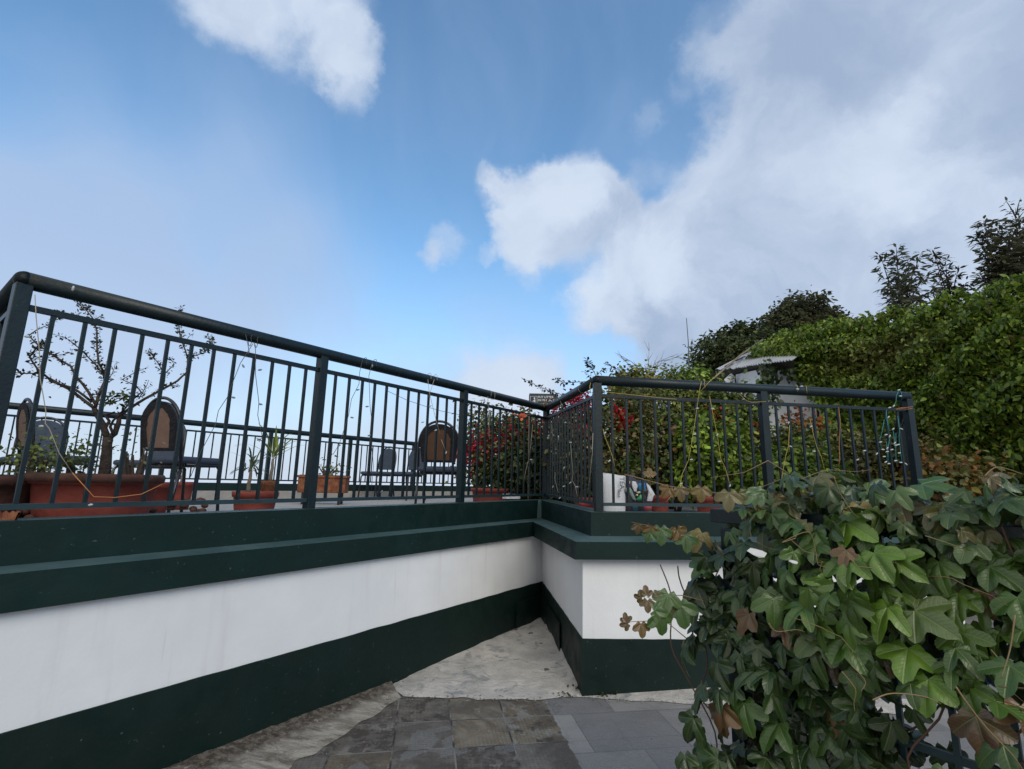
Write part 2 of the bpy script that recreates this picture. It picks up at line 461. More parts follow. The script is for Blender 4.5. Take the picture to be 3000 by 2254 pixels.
M['wood_shade'] = mat('dark_timber_and_shade', (.035, .026, .022), .8, col2=(.06, .045, .04), nscale=12)
M['hutwhite'] = mat('limewash', (.60, .61, .63), .85, .2, col2=(.70, .71, .73), nscale=3, bump=.3)
M['sack'] = mat('white_woven_sack', (.62, .63, .66), .55, .3, bump=.35, bscale=26)
M['ink'] = mat('black_print', (.02, .02, .025), .5)
M['plastic_dark'] = mat('dark_plastic', (.02, .02, .03), .4, .5, col2=(.06, .05, .07), nscale=12, bump=.6, bscale=18)
M['plastic_blue'] = mat('blue_plastic', (.01, .17, .36), .4, .5, bump=.4, bscale=20)
M['plastic_teal'] = mat('teal_plastic', (.005, .06, .09), .4, .5, bump=.5, bscale=20)
M['plastic_green'] = mat('green_print', (.02, .22, .08), .4, .5)
M['pink'] = mat('faded_pink_plastic', (.35, .05, .07), .5)
M['orange'] = mat('orange_ribbon', (.55, .09, .03), .6)
M['stem_tan'] = mat('tan_tendril', (.20, .14, .07), .6, .3)
M['stem_red'] = mat('brown_stem', (.10, .055, .035), .7, .3)
M['leaf_vine'] = leaf_mat('vine_leaf', .34, .10, .6, veins=True)
M['leaf'] = leaf_mat('leaf', .5, .25, .4)
M['leaf_far'] = leaf_mat('distant_leaf', .8, .35, .2)
M['petal'] = leaf_mat('petal', .7, .35, .2)
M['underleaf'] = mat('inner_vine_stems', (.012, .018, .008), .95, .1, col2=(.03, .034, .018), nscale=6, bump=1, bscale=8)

# ------------------------------------------------------------------ leaves
def leaf_simple(w=.30, fold=.06, droop=.10):
    v = np.array([(0, 0, 0), (-w, .38, fold), (-w * .72, .72, fold * .4 - droop * .4), (0, 1, -droop), (w * .72, .72, fold * .4 - droop * .4), (w, .38, fold), (0, .45, 0.0)])
    f = [(0, 6, 1), (1, 6, 2), (2, 6, 3), (3, 6, 4), (4, 6, 5), (5, 6, 0)]
    return v, f, None
def leaf_long(w=.12):
    v = np.array([(0, 0, 0), (-w, .4, .02), (0, 1, -.12), (w, .4, .02)])
    return v, [(0, 3, 2, 1)], None
def petal_t():
    v = np.array([(0, 0, 0), (-.45, .45, .1), (0, .9, .12), (.45, .45, .1)])
    return v, [(0, 3, 2, 1)], None
def leaf_lobed(depth=.44, seed=0, curl=.22, fold=.10, wl=.42, sharp=1.6):
    """three lobes with veins; origin is where the stalk joins"""
    lobes = [(0, 1.0, wl), (1.02, .84, wl * .96), (-1.02, .84, wl * .96)]
    lim = 2.35; N = 41
    out = []
    for i in range(N):
        th = -lim + 2 * lim * i / (N - 1)
        r = .42
        for a, L, wd in lobes:
            x = abs(th - a) / wd
            r = max(r, .40 + (L - .40) * max(0, 1 - (x / 1.4) ** sharp) ** .80)
        if abs(th) > 1.45: r *= 1 - .28 * (abs(th) - 1.45) / .9
        r *= 1 + .018 * math.sin(th * 23 + seed)
        out.append((th, r))
    verts = [(0, 0, 0)]; uv = [(0, 0)]; faces = []
    rings = (.38, .72, 1.0)
    for k in rings:
        for th, r in out:
            rr = r * k
            x, y = rr * math.sin(th), rr * math.cos(th)
            a = min(lobes, key=lambda q: abs(th - q[0]))[0]
            dx = th - a
            across = rr * math.sin(dx); along = rr * math.cos(dx)
            z = -curl * rr ** 2.2 + fold * min(abs(across) * 3.0, .55) * (1.0 if abs(dx) < .55 else .6)
            z += .03 * math.sin(along * 18 + seed) * abs(across) * 2
            verts.append((x, y, z)); uv.append((across, along))
    for i in range(N - 1):
        faces.append((0, 1 + i + 1, 1 + i))
    for q in range(len(rings) - 1):
        o = 1 + q * N
        for i in range(N - 1):
            faces.append((o + i, o + i + 1, o + N + i + 1, o + N + i))
    return np.array(verts), faces, np.array(uv)

def norm(a): return a / (np.linalg.norm(a, axis=-1, keepdims=True) + 1e-9)

def build_leaves(name, P, Nn, T, S, C, tmpl, m, parent=None, asp=None):
    P = np.asarray(P, float); n = len(P)
    V, F, UV = tmpl
    Nn = norm(np.asarray(Nn, float)); T = np.asarray(T, float)
    T = norm(T - Nn * np.sum(T * Nn, 1, keepdims=True))
    X = np.cross(T, Nn)
    S = np.broadcast_to(np.asarray(S, float), (n,))
    k = len(V)
    W = np.ones(n) if asp is None else asp
    W_ = (V[None, :, 0:1] * (X * W[:, None])[:, None, :] + V[None, :, 1:2] * T[:, None, :] + V[None, :, 2:3] * Nn[:, None, :]) * S[:, None, None] + P[:, None, :]
    verts = W_.reshape(-1, 3)
    fl = [np.array([f for f in F if len(f) == q]) for q in (3, 4)]
    loops = []; tot = []
    for q, fa in zip((3, 4), fl):
        if len(fa) == 0: continue
        A = (fa[None] + (np.arange(n) * k)[:, None, None]).reshape(-1, q)
        loops.append(A.ravel()); tot.append(np.full(len(A), q))
    li = np.concatenate(loops); tt = np.concatenate(tot)
    me = bpy.data.meshes.new(name)
    me.vertices.add(len(verts)); me.vertices.foreach_set('co', verts.astype(np.float32).ravel())
    me.loops.add(len(li)); me.loops.foreach_set('vertex_index', li.astype(np.int32))
    me.polygons.add(len(tt))
    st = np.concatenate([[0], np.cumsum(tt)[:-1]])
    me.polygons.foreach_set('loop_start', st.astype(np.int32)); me.polygons.foreach_set('loop_total', tt.astype(np.int32))
    me.polygons.foreach_set('use_smooth', np.ones(len(tt), bool))
    me.update(calc_edges=True)
    ca = me.attributes.new('leafcol', 'FLOAT_COLOR', 'POINT')
    CC = np.concatenate([np.asarray(C, float), np.ones((n, 1))], 1)
    ca.data.foreach_set('color', np.repeat(CC, k, 0).astype(np.float32).ravel())
    if UV is not None:
        ul = me.uv_layers.new(name='leafuv')
        ul.data.foreach_set('uv', UV[li % k].astype(np.float32).ravel())
    me.materials.append(m)
    o = bpy.data.objects.new(name, me); COL.objects.link(o)
    if parent is not None: o.parent = parent
    return o

def rnd_unit(n): return norm(RNG.normal(size=(n, 3)))
def colvar(cols, n, jit=.25, weights=None):
    cols = np.array(cols); i = RNG.choice(len(cols), n, p=weights)
    c = cols[i] * (1 + RNG.normal(0, jit, (n, 1)))
    return np.clip(c, .004, .9)

def clumps(center, rad, nc, m, spread, shell=(.45, 1.0), noise_amp=.18, zmin=None, dirs=None):
    d = rnd_unit(nc) if dirs is None else dirs
    r = RNG.uniform(shell[0] ** 3, shell[1] ** 3, (nc, 1)) ** (1 / 3)
    ph = RNG.uniform(0, 6, 3)
    wob = 1 + noise_amp * (np.sin(d[:, 0:1] * 5 + ph[0]) + np.sin(d[:, 1:2] * 6 + ph[1]) + np.sin(d[:, 2:3] * 7 + ph[2])) / 2
    c = np.array(center) + d * r * wob * np.array(rad)
    P = np.repeat(c, m, 0) + RNG.normal(0, 1, (nc * m, 3)) * np.array(spread)
    N = norm(np.repeat(d, m, 0) * .6 + np.array((0, 0, .7)) + RNG.normal(0, .55, (nc * m, 3)))
    T = RNG.normal(0, 1, (nc * m, 3)) + np.repeat(d, m, 0) * .8 + np.array((0, 0, -.3))
    if zmin is not None:
        k = P[:, 2] > zmin; return P[k], N[k], T[k], np.repeat(np.arange(nc), m)[k]
    return P, N, T, np.repeat(np.arange(nc), m)

def limb(mb, a, b, r0, r1, seg=5, wob=.06):
    a = np.array(a, float); b = np.array(b, float); L = np.linalg.norm(b - a)
    pts = [a + (b - a) * i / seg + (RNG.normal(0, wob * L / seg, 3) if 0 < i < seg else 0) for i in range(seg + 1)]
    mb.tube(pts, [r0 + (r1 - r0) * i / seg for i in range(seg + 1)], 7)
    return pts

# ------------------------------------------------------------------ world: sky with clouds
SUN_EL, SUN_AZ = math.radians(38), math.radians(158)   # azimuth from +Y clockwise: behind the camera, to the right
def build_world():
    w = bpy.data.worlds.new('World'); scene.world = w; w.use_nodes = True
    nt = w.node_tree; nt.nodes.clear(); h = NT(nt)
    out = h.n('ShaderNodeOutputWorld')
    sky = h.n('ShaderNodeTexSky', sky_type='NISHITA'); sky.sun_disc = False
    sky.sun_elevation = SUN_EL; sky.sun_rotation = SUN_AZ; sky.altitude = 300; sky.air_density = 1.0; sky.dust_density = .4; sky.ozone_density = 1.0
    tc = h.n('ShaderNodeTexCoord'); g = tc.outputs['Generated']
    nrm = h.n('ShaderNodeVectorMath', operation='NORMALIZE'); h.l(g, nrm.inputs[0]); g = nrm.outputs[0]
    # warp the direction a little so that cloud borders are ragged
    nv = h.n('ShaderNodeTexNoise'); nv.inputs['Scale'].default_value = 5.5; nv.inputs['Detail'].default_value = 9; nv.inputs['Roughness'].default_value = .62
    h.l(g, nv.inputs['Vector'])
    s1 = h.n('ShaderNodeVectorMath', operation='SUBTRACT'); h.l(nv.outputs['Color'], s1.inputs[0]); s1.inputs[1].default_value = (.5, .5, .5)
    s2 = h.n('ShaderNodeVectorMath', operation='SCALE'); h.l(s1.outputs[0], s2.inputs[0]); s2.inputs['Scale'].default_value = .17
    s3 = h.n('ShaderNodeVectorMath', operation='ADD'); h.l(g, s3.inputs[0]); h.l(s2.outputs[0], s3.inputs[1])
    s4 = h.n('ShaderNodeVectorMath', operation='NORMALIZE'); h.l(s3.outputs[0], s4.inputs[0]); gw = s4.outputs[0]
    def blob(vec, px, py, r, wgt, soft=.15):
        c = ray(px, py); c = c / np.linalg.norm(c)
        e = ray(px + r, py); e = e / np.linalg.norm(e); e2 = ray(px, py + r); e2 = e2 / np.linalg.norm(e2)
        ang = .5 * (math.acos(min(1, float(c @ e))) + math.acos(min(1, float(c @ e2))))
        d = h.n('ShaderNodeVectorMath', operation='DOT_PRODUCT'); h.l(vec, d.inputs[0]); d.inputs[1].default_value = tuple(c)
        return h.mr(d.outputs['Value'], math.cos(min(3.0, ang * 1.5)), math.cos(ang * soft), 0, wgt)
    def total(vec, L, soft=.15):
        s = None
        for b in L:
            v = blob(vec, *b, soft)
            s = v if s is None else h.math('ADD', s, v)
        return s
    cloud = CLOUDS; haze = HAZE; dark = DARK; bright = BRIGHT
    fb = h.noise(g, 5.0, 12, .60, .25)
    fb2 = h.noise(g, 1.8, 6, .55, .6)
    cm = total(gw, cloud, .10)
    cmN = h.math('ADD', cm, h.math('ADD', h.math('MULTIPLY', h.math('SUBTRACT', fb, .5), 1.25), h.math('MULTIPLY', h.math('SUBTRACT', fb2, .5), .5)))
    cmask = h.mr(cmN, .14, 1.22, 0, .97)
    hz = total(g, haze, .0)
    mpS = h.n('ShaderNodeMapping'); mpS.inputs['Rotation'].default_value = (.2, .5, .9); mpS.inputs['Scale'].default_value = (2.0, 1.0, 1.0); h.l(g, mpS.inputs[0])
    fs_ = h.noise(mpS.outputs[0], 1.6, 7, .55, .8)
    hzN = h.math('ADD', hz, h.math('ADD', h.math('MULTIPLY', h.math('SUBTRACT', fb2, .5), .5), h.math('MULTIPLY', h.math('SUBTRACT', fs_, .46), 1.5)))
    hmask = h.mr(hzN, -.05, 1.5, 0, .93)
    spz = h.n('ShaderNodeSeparateXYZ'); h.l(g, spz.inputs[0])
    hmask = h.math('MAXIMUM', hmask, h.mr(h.math('ADD', spz.outputs[2], h.math('MULTIPLY', h.math('SUBTRACT', .5, fb2), .35)), .04, .42, .95, 0))
    # cloud shading
    dk = total(gw, dark, .1); br = total(gw, bright, .1)
    shade = h.math('ADD', h.math('ADD', .62, h.math('MULTIPLY', h.math('SUBTRACT', h.noise(gw, 3.2, 9, .58, .5), .5), 1.9)), h.math('SUBTRACT', br, dk))
    shade = h.mr(shade, .05, 1.05)
    ccol = h.mix(shade, (.36, .46, .64), (.67, .765, .91))
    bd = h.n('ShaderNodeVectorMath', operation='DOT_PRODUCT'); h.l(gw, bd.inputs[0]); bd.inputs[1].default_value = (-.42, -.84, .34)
    fill_bank = h.mr(bd.outputs['Value'], .15, .60)  # unseen bright cloud bank added behind the camera to lift and neutralise the light
    ccol = h.mix(fill_bank, ccol, (.92, .93, .92))
    cmask = h.math('MAXIMUM', cmask, h.math('MULTIPLY', fill_bank, .95))
    hcol = h.mix(h.mr(spz.outputs[2], .02, .40), (.62, .715, .89), (.45, .60, .86))
    # clear sky: the physical sky, slightly deepened
    sp = h.n('ShaderNodeSeparateXYZ'); h.l(g, sp.inputs[0])
    skyc = h.mix(1.0, sky.outputs[0], SKYTINT, 'MULTIPLY')
    bg_sky = h.n('ShaderNodeBackground'); h.l(skyc, bg_sky.inputs[0]); bg_sky.inputs[1].default_value = SKYSTR
    bg_h = h.n('ShaderNodeBackground'); h.l(hcol, bg_h.inputs[0]); bg_h.inputs[1].default_value = .92
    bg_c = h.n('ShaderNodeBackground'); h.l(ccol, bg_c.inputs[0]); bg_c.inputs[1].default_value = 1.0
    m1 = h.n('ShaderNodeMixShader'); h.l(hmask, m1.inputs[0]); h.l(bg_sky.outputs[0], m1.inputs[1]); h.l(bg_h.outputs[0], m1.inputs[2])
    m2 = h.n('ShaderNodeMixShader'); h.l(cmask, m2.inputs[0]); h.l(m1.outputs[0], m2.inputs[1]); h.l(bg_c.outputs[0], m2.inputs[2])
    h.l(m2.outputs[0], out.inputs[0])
    w.cycles.sampling_method = 'MANUAL'; w.cycles.sample_map_resolution = 1024
SKYSTR = .15; SKYTINT = (1.08, 1.42, 1.5)
K = 1.3562
def kk(L): return [(a * K, b * K, c * K, d) for a, b, c, d in L]
CLOUDS = kk([
 (400, -60, 120, .42), (520, -10, 110, .42), (620, -10, 130, .46), (715, 10, 110, .50), (735, 90, 75, .44), (735, 155, 55, .40), (738, 212, 42, .34), (790, 90, 50, .32), (480, 50, 70, .25),
 (1250, 400, 75, .85), (1170, 430, 75, .85), (1115, 430, 60, .6), (1100, 500, 50, .55), (1150, 560, 55, .5), (1300, 440, 70, .8), (1340, 500, 75, .7), (1200, 510, 75, .6), (1120, 520, 60, .4), (1260, 550, 70, .35), (1400, 500, 60, .5), (1090, 390, 30, .3),
 (948, 530, 44, .62), (1040, 552, 22, .5), (930, 560, 26, .3),
 (1440, 620, 110, .9), (1320, 655, 70, .8), (1250, 690, 45, .6), (1520, 540, 110, .9), (1560, 440, 110, .8), (1640, 320, 120, .8), (1620, 180, 110, .55), (1550, 90, 80, .5), (1500, 170, 60, .32), (1440, 230, 45, .32), (1400, 270, 30, .28), (1400, 360, 36, .34), (1480, 330, 50, .2),
 (1760, 120, 180, .8), (1850, 300, 200, .9), (2050, 400, 300, 1.0), (1750, 600, 220, 1.0), (2200, 100, 300, .9), (2300, 700, 400, 1.0), (1600, 720, 140, 1.0), (1450, 720, 110, .9), (1350, 690, 60, .5), (1560, 820, 140, .8), (1800, 850, 250, 1.0), (2300, 900, 300, 1.0), (2500, 300, 400, 1.0), (2000, -200, 300, .6), (1700, -60, 110, .5),
 (1090, 810, 100, .75), (1020, 850, 90, .5), (1150, 850, 80, .5)])
HAZE = kk([(-100, 850, 520, .8), (500, 950, 460, .62), (900, 1000, 350, .35), (330, 280, 200, .30), (150, 480, 210, .28), (440, 500, 200, .26), (60, 200, 160, .2), (600, 420, 140, .18), (-60, 560, 210, 1.1), (700, 250, 200, .14), (1000, 150, 200, .07), (650, 620, 150, .3)])
DARK = kk([(1650, 60, 150, .28), (1800, 130, 140, .22), (1500, 740, 120, .22), (1620, 690, 90, .12), (1350, 770, 90, .2), (2150, 300, 160, .25), (1250, 550, 70, .3), (1330, 470, 40, .12), (1700, 500, 120, .12), (2000, 520, 110, .08)])
BRIGHT = kk([(1230, 400, 70, .22), (1120, 420, 40, .12), (1300, 660, 70, .3), (1420, 560, 80, .3), (1520, 380, 90, .2), (2000, 330, 170, .25), (660, 20, 120, .15), (740, 150, 60, .15), (1750, 380, 120, .1), (1080, 810, 120, .4)])
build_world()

sun = bpy.data.lights.new('sun', 'SUN'); sun.energy = 1.75; sun.angle = math.radians(38); sun.color = (1.0, .93, .80)
so = bpy.data.objects.new('sun', sun); COL.objects.link(so)
sd = Vector((math.sin(SUN_AZ) * math.cos(SUN_EL), math.cos(SUN_AZ) * math.cos(SUN_EL), math.sin(SUN_EL)))
so.rotation_euler = (-sd).to_track_quat('-Z', 'Y').to_euler()

# ------------------------------------------------------------------ plan of the raised terrace
R0 = np.array([-2.025, 1.991]); R1 = np.array([.386, 5.574]); R2 = np.array([.619, 3.627]); R3 = np.array([3.175, 4.022])
u = lambda a: np.array([math.cos(math.radians(a)), math.sin(math.radians(a))])
RL = R0 + u(142) * 4.6            # back end of the left return
RR = R3 + u(54.5) * 3.4           # back end of the right return
BASE = [RL, R0, R1, R2, R3, RR]
def offset(o, base=BASE):
    segs = []
    for a, b in zip(base[:-1], base[1:]):
        d = (b - a) / np.linalg.norm(b - a); nrm_ = np.array([d[1], -d[0]])
        segs.append((a + nrm_ * o, d))
    pts = [segs[0][0]]
    for (A, da), (B, db) in zip(segs[:-1], segs[1:]):
        t = np.linalg.solve(np.array([da, -db]).T, B - A); pts.append(A + da * t[0])
    d = segs[-1][1]; pts.append(base[-1] + np.array([d[1], -d[0]]) * o)
    return pts
def level(o, x0y, c1, c2, xr, extra=None):
    """outline of one level: matched to where it is seen, at the depth the plan gives"""
    P = offset(o)
    C1 = at(*c1, P[2][1]); C2 = at(*c2, P[3][1])
    d = P[2] - P[1]; d = d / np.linalg.norm(d)
    r = ray(0, x0y); k = r[0] / r[1]
    # on the long wall line: X = k*Y
    t = (k * C1[1] - C1[0]) / (d[0] - k * d[1]); Y = C1[1] + d[1] * t
    A = at(0, x0y, Y)
    s = (P[1][1] - C1[1]) / (A[1] - C1[1])
    L = C1 + (A - C1) * s
    r = ray(*xr); k = r[0] / r[1]
    d = P[4] - P[3]; d /= np.linalg.norm(d)
    t = (k * C2[1] - C2[0]) / (d[0] - k * d[1]); B = at(*xr, C2[1] + d[1] * t)
    s = (P[4][0] - C2[0]) / (B[0] - C2[0])
    Rr = C2 + (B - C2) * s
    BL = np.array([*P[0], L[2]]); BR = np.array([*P[5], Rr[2]])
    return [BL, L, C1, C2, Rr, BR]
oU, oL, oW = .083, .235, .162
U_top = level(oU, 1528, (1584, 1465), (1732, 1501), (1980, 1503))
U_bot = level(oU, 1660, (1584, 1518), (1731, 1571), (1980, 1572))
L_top = level(oL, 1683, (1561, 1529), (1688, 1588), (1980, 1589))
L_bot = level(oL, 1799, (1562, 1572), (1684, 1640), (1980, 1641))
W_top = level(oW, 1790, (1587, 1562), (1707, 1630), (1980, 1632))
W_bot = level(oW, 2149, (1589, 1703), (1707, 1871), (1980, 1873))
G_bot = [p.copy() for p in W_bot]
for p in G_bot: p[2] = -.02
def shift(L, o):
    """outline moved sideways by o (plus = outwards)"""
    base = [p[:2] for p in L]; q = offset(o, base)
    return [np.array([*a, p[2]]) for a, p in zip(q, L)]
def dens(L, n=14):
    out = []
    for a, b in zip(L[:-1], L[1:]):
        for i in range(n): out.append(a + (b - a) * i / n)
    out.append(L[-1]); return out

tw = empty('terrace_wall', (0, 0, 0), 0, 'white terrace retaining wall with dark green ledge and skirting bands', 'wall')
ub = MB()
Uin = shift(U_top, -.16)
Ufl = [p.copy() for p in Uin]
for p in Ufl: p[2] = .95
ub.strip(U_bot, U_top)
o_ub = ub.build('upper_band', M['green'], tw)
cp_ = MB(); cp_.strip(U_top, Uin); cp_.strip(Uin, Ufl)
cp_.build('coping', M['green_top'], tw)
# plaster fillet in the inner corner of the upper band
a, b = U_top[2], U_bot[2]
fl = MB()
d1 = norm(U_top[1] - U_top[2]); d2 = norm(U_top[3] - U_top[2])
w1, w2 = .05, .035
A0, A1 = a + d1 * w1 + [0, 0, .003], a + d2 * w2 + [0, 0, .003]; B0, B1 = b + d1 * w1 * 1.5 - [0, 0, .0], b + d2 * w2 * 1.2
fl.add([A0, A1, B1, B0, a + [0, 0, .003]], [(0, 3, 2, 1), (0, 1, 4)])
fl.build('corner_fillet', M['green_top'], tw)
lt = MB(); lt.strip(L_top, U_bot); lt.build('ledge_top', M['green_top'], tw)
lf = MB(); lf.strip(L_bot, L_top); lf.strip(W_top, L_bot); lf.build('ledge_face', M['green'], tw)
jw = [float(RNG.normal(0, .0014)) for _ in range(5 * 60 + 1)]
jw = [0.0] + [(jw[max(i - 1, 0)] + 2 * jw[i] + jw[min(i + 1, 300)]) / 3 for i in range(1, 300)] + [0.0]
def wob(L): return [p + np.array([0, 0, j]) for p, j in zip(dens(L, 60), jw)]
wp = MB(); wp.strip(wob(W_bot), dens(W_top, 60)); wp.build('wall_panel', M['white'], tw)
sk = MB()
Ws = shift(W_bot, .008); Gs = shift(G_bot, .008)
sk.strip(dens(Gs, 60), wob(Ws)); sk.strip(wob(Ws), wob(W_bot))
sk.build('skirting', M['skirt'], tw)
# raised second coat of plaster low in the inner corner
pc = MB()
K1 = shift(W_bot, .022); zc = at(1589, 1745, K1[2][1])[2]
dl_ = norm(K1[1] - K1[2]); dr_ = norm(K1[3] - K1[2])
A = K1[2].copy(); A[2] = zc; Bp = A + dl_ * .42; Cp = A + dr_ * .95; Bp[2] = Cp[2] = zc
low = lambda p: np.array([p[0], p[1], -.02])
pc.strip([low(Bp), low(A), low(Cp)], [Bp, A, Cp])
K0 = shift(W_bot, .0085); a2 = K0[2].copy(); a2[2] = zc
b2 = a2 + dl_ * .42; c2 = a2 + dr_ * .95
pc.strip([Bp, A, Cp], [b2, a2, c2])
pc.add([Bp, b2, low(b2), low(Bp)], [(0, 1, 2, 3)]); pc.add([Cp, c2, low(c2), low(Cp)], [(3, 2, 1, 0)])
pc.build('skirting_patch', M['skirt'], tw)
# white paint running a little lower at the outer corner of the short side
nz = MB()
dS = norm(Ws[2] - Ws[3]); P0_ = Ws[3]
cA = P0_ + dS * .13; nS = np.array([-abs(dS[1]), 0, 0])
out_ = shift(W_bot, .0105)
q3 = out_[3]; q2 = q3 + norm(out_[2] - out_[3]) * .17
nz.add([q3 + [0, 0, .0], q2 + [0, 0, -.0], q2 + norm(q3 - q2) * .02 + [0, 0, -.045], q3 + [0, 0, -.006]], [(0, 3, 2, 1)])
# hairline crack and stain down the inner crease
ck = MB()
p = W_top[2]
e_ = norm(W_top[3] - W_top[2]); nn_ = np.array([e_[1], -e_[0], 0]); nn_ = nn_ if nn_[0] < 0 else -nn_
z0c = L_bot[2][2] - .003
for i in range(5):
    t0, t1 = z0c - .03 * i, z0c - .03 * (i + 1)
    w_ = .010 * (1 - i / 5.0) + .001; w2_ = .010 * (1 - (i + 1) / 5.0) + .001
    c0 = np.array([p[0], p[1], 0]) + e_ * [1, 1, 0] * (.03 + .003 * (i % 2)) + nn_ * .003
    ck.add([c0 + [0, 0, t0], c0 + e_ * [1, 1, 0] * w_ + [0, 0, t0], c0 + e_ * [1, 1, 0] * w2_ + [0, 0, t1], c0 + [0, 0, t1]], [(0, 1, 2, 3)])
ck.build('crack', M['ink'], tw)

# terrace floor
FZ = .97
FL0 = np.array([-6.6, 4.9]); FL1 = np.array([.8, 13.9])
fb_ = MB()
poly = [*offset(.0)[0:6], np.array([11, 13.0]), np.array([11, 19]), np.array([3.5, 18.0]), FL1, FL0]
fb_.add([(p[0], p[1], FZ) for p in poly], [tuple(range(len(poly)))])
tag(fb_.build('terrace_floor', M['floor']), kind='structure')

# pavement, ground, cloud sea
pv = MB()
pv.add([(-9, -9, 0), (12, -9, 0), (12, 8, 0), (-9, 8, 0)], [(0, 1, 2, 3)])
tag(pv.build('pavement', M['tiles']), kind='structure')
def ground():
    n = 90; xs = np.concatenate([np.linspace(-6000, -120, 12), np.linspace(-100, 120, 60), np.linspace(150, 6000, 12)])
    ys = np.concatenate([np.linspace(-6000, -120, 12), np.linspace(-100, 120, 60), np.linspace(150, 6000, 12)])
    vs = []; fs = []
    for j, y in enumerate(ys):
        for i, x in enumerate(xs):
            d = math.hypot(x - 17, y - 12)
            z = -.06
            if d > 30: z -= min(190, (d - 30) * .62) + 6 * math.sin(x * .02) * min(1, (d - 30) / 60)
            vs.append((x, y, z))
    m_ = len(xs)
    for j in range(len(ys) - 1):
        for i in range(m_ - 1):
            a = j * m_ + i; fs.append((a, a + 1, a + m_ + 1, a + m_))
    g = MB(); g.add(vs, fs, True); tag(g.build('ground', M['ground']), kind='structure')
    c = MB(); vs = []; fs = []
    xs = np.concatenate([-np.geomspace(9000, 20, 26), np.geomspace(20, 9000, 26)]); m_ = len(xs)
    for y in xs:
        for x in xs:
            vs.append((x, y, -34 + 3.0 * math.sin(x * .013 + 1) * math.cos(y * .011) + 2 * math.sin(x * .05 + y * .03)))
    for j in range(m_ - 1):
        for i in range(m_ - 1):
            a = j * m_ + i; fs.append((a, a + 1, a + m_ + 1, a + m_))
    c.add(vs, fs, True); tag(c.build('cloud_sea', M['mist']), 'white mist lying in the valley below the terrace', 'mist', kind='stuff')
ground()

# cement wedge in the corner and mortar strip along the long wall
def grid_poly(corners_a, corners_b, n, m_, zf):
    """ruled patch between two polylines"""
    vs = []; fs = []
    def samp(L, t):
        L = [np.array(p, float) for p in L]
        seg = [np.linalg.norm(b - a) for a, b in zip(L[:-1], L[1:])]; tt = t * sum(seg)
        for s_, a, b in zip(seg, L[:-1], L[1:]):
            if tt <= s_ + 1e-9: return a + (b - a) * (tt / s_)
            tt -= s_
        return L[-1]
    for i in range(n + 1):
        a, b = samp(corners_a, i / n), samp(corners_b, i / n)
        for j in range(m_ + 1):
            p = a + (b - a) * j / m_
            vs.append((p[0], p[1], zf(p, i / n, j / m_)))
    for i in range(n):
        for j in range(m_):
            a = i * (m_ + 1) + j; fs.append((a, a + 1, a + m_ + 2, a + m_ + 1))
    return vs, fs
jit = lambda s: float(RNG.normal(0, s))
def rag(p, q, n, s, keep=True):
    p = np.array(p[:2]); q = np.array(q[:2]); d = (q - p) / np.linalg.norm(q - p); nn = np.array([-d[1], d[0]])
    return [tuple(p + (q - p) * i / n + nn * (jit(s) if 0 < i < n else 0)) for i in range(n + 1)]
Bq = onz
w_in = G_bot[2][:2] + np.array([-.02, .05])
wedge_wall = [Bq(1118, 1972, 0)[:2] + [-.05, .04], np.array(w_in)]
wedge_front = rag(Bq(1180, 2046, 0), Bq(1590, 2052, 0), 14, .010) + rag(Bq(1600, 2050, 0), Bq(1690, 2010, 0), 5, .01)[1:]
short_side = [np.array(w_in), G_bot[3][:2] + np.array([-.0, .03])]
ap = MB()
vs, fs = grid_poly([Bq(1118, 1976, 0)[:2] + [-.06, .05], w_in, G_bot[3][:2] + [.02, .02]],
                   [Bq(1112, 1990, 0)[:2]] + rag(Bq(1185, 2044, 0), Bq(1570, 2054, 0), 16, .008) + [tuple(Bq(1640, 2046, 0)[:2]), tuple(Bq(1698, 2016, 0)[:2])],
                   40, 16, lambda p, i, j: .004 + .05 * (1 - j) ** 1.2 * (1 if .02 < i < .98 else .6) + (abs(jit(.0035)) if j < 1 else 0) + (abs(jit(.016)) if j < .07 else 0))
ap.add(vs, fs, True)
tag(ap.build('cement_patch', M['cement']), kind='structure')
ms = MB()
far_line = [Bq(330, 2310, 0)[:2] + [-.35, -.2], Bq(463, 2254, 0)[:2] + [-.06, .04], Bq(1125, 1973, 0)[:2] + [-.06, .05]]
near_line = [Bq(620, 2420, 0)[:2]] + rag(Bq(850, 2254, 0), Bq(1175, 2046, 0), 12, .012)
vs, fs = grid_poly(far_line, near_line, 60, 14, lambda p, i, j: .003 + (.075 * (1 - j) ** 1.1 + abs(jit(.006)) * (1 - j)))
ms.add(vs, fs, True)
tag(ms.build('mortar_strip', M['mortar']), kind='structure')
# thin cement strip at the foot of the front wall
st = MB()
a_, b_ = Bq(1690, 2012, 0), Bq(2700, 2075, 0)
vs, fs = grid_poly([a_[:2] + [0, .06], b_[:2] + [0, .06]], rag(Bq(1650, 2044, 0), Bq(2700, 2098, 0), 30, .009), 40, 4, lambda p, i, j: .004 + .02 * (1 - j))
st.add(vs, fs, True); tag(st.build('cement_strip', M['cement']), kind='structure')
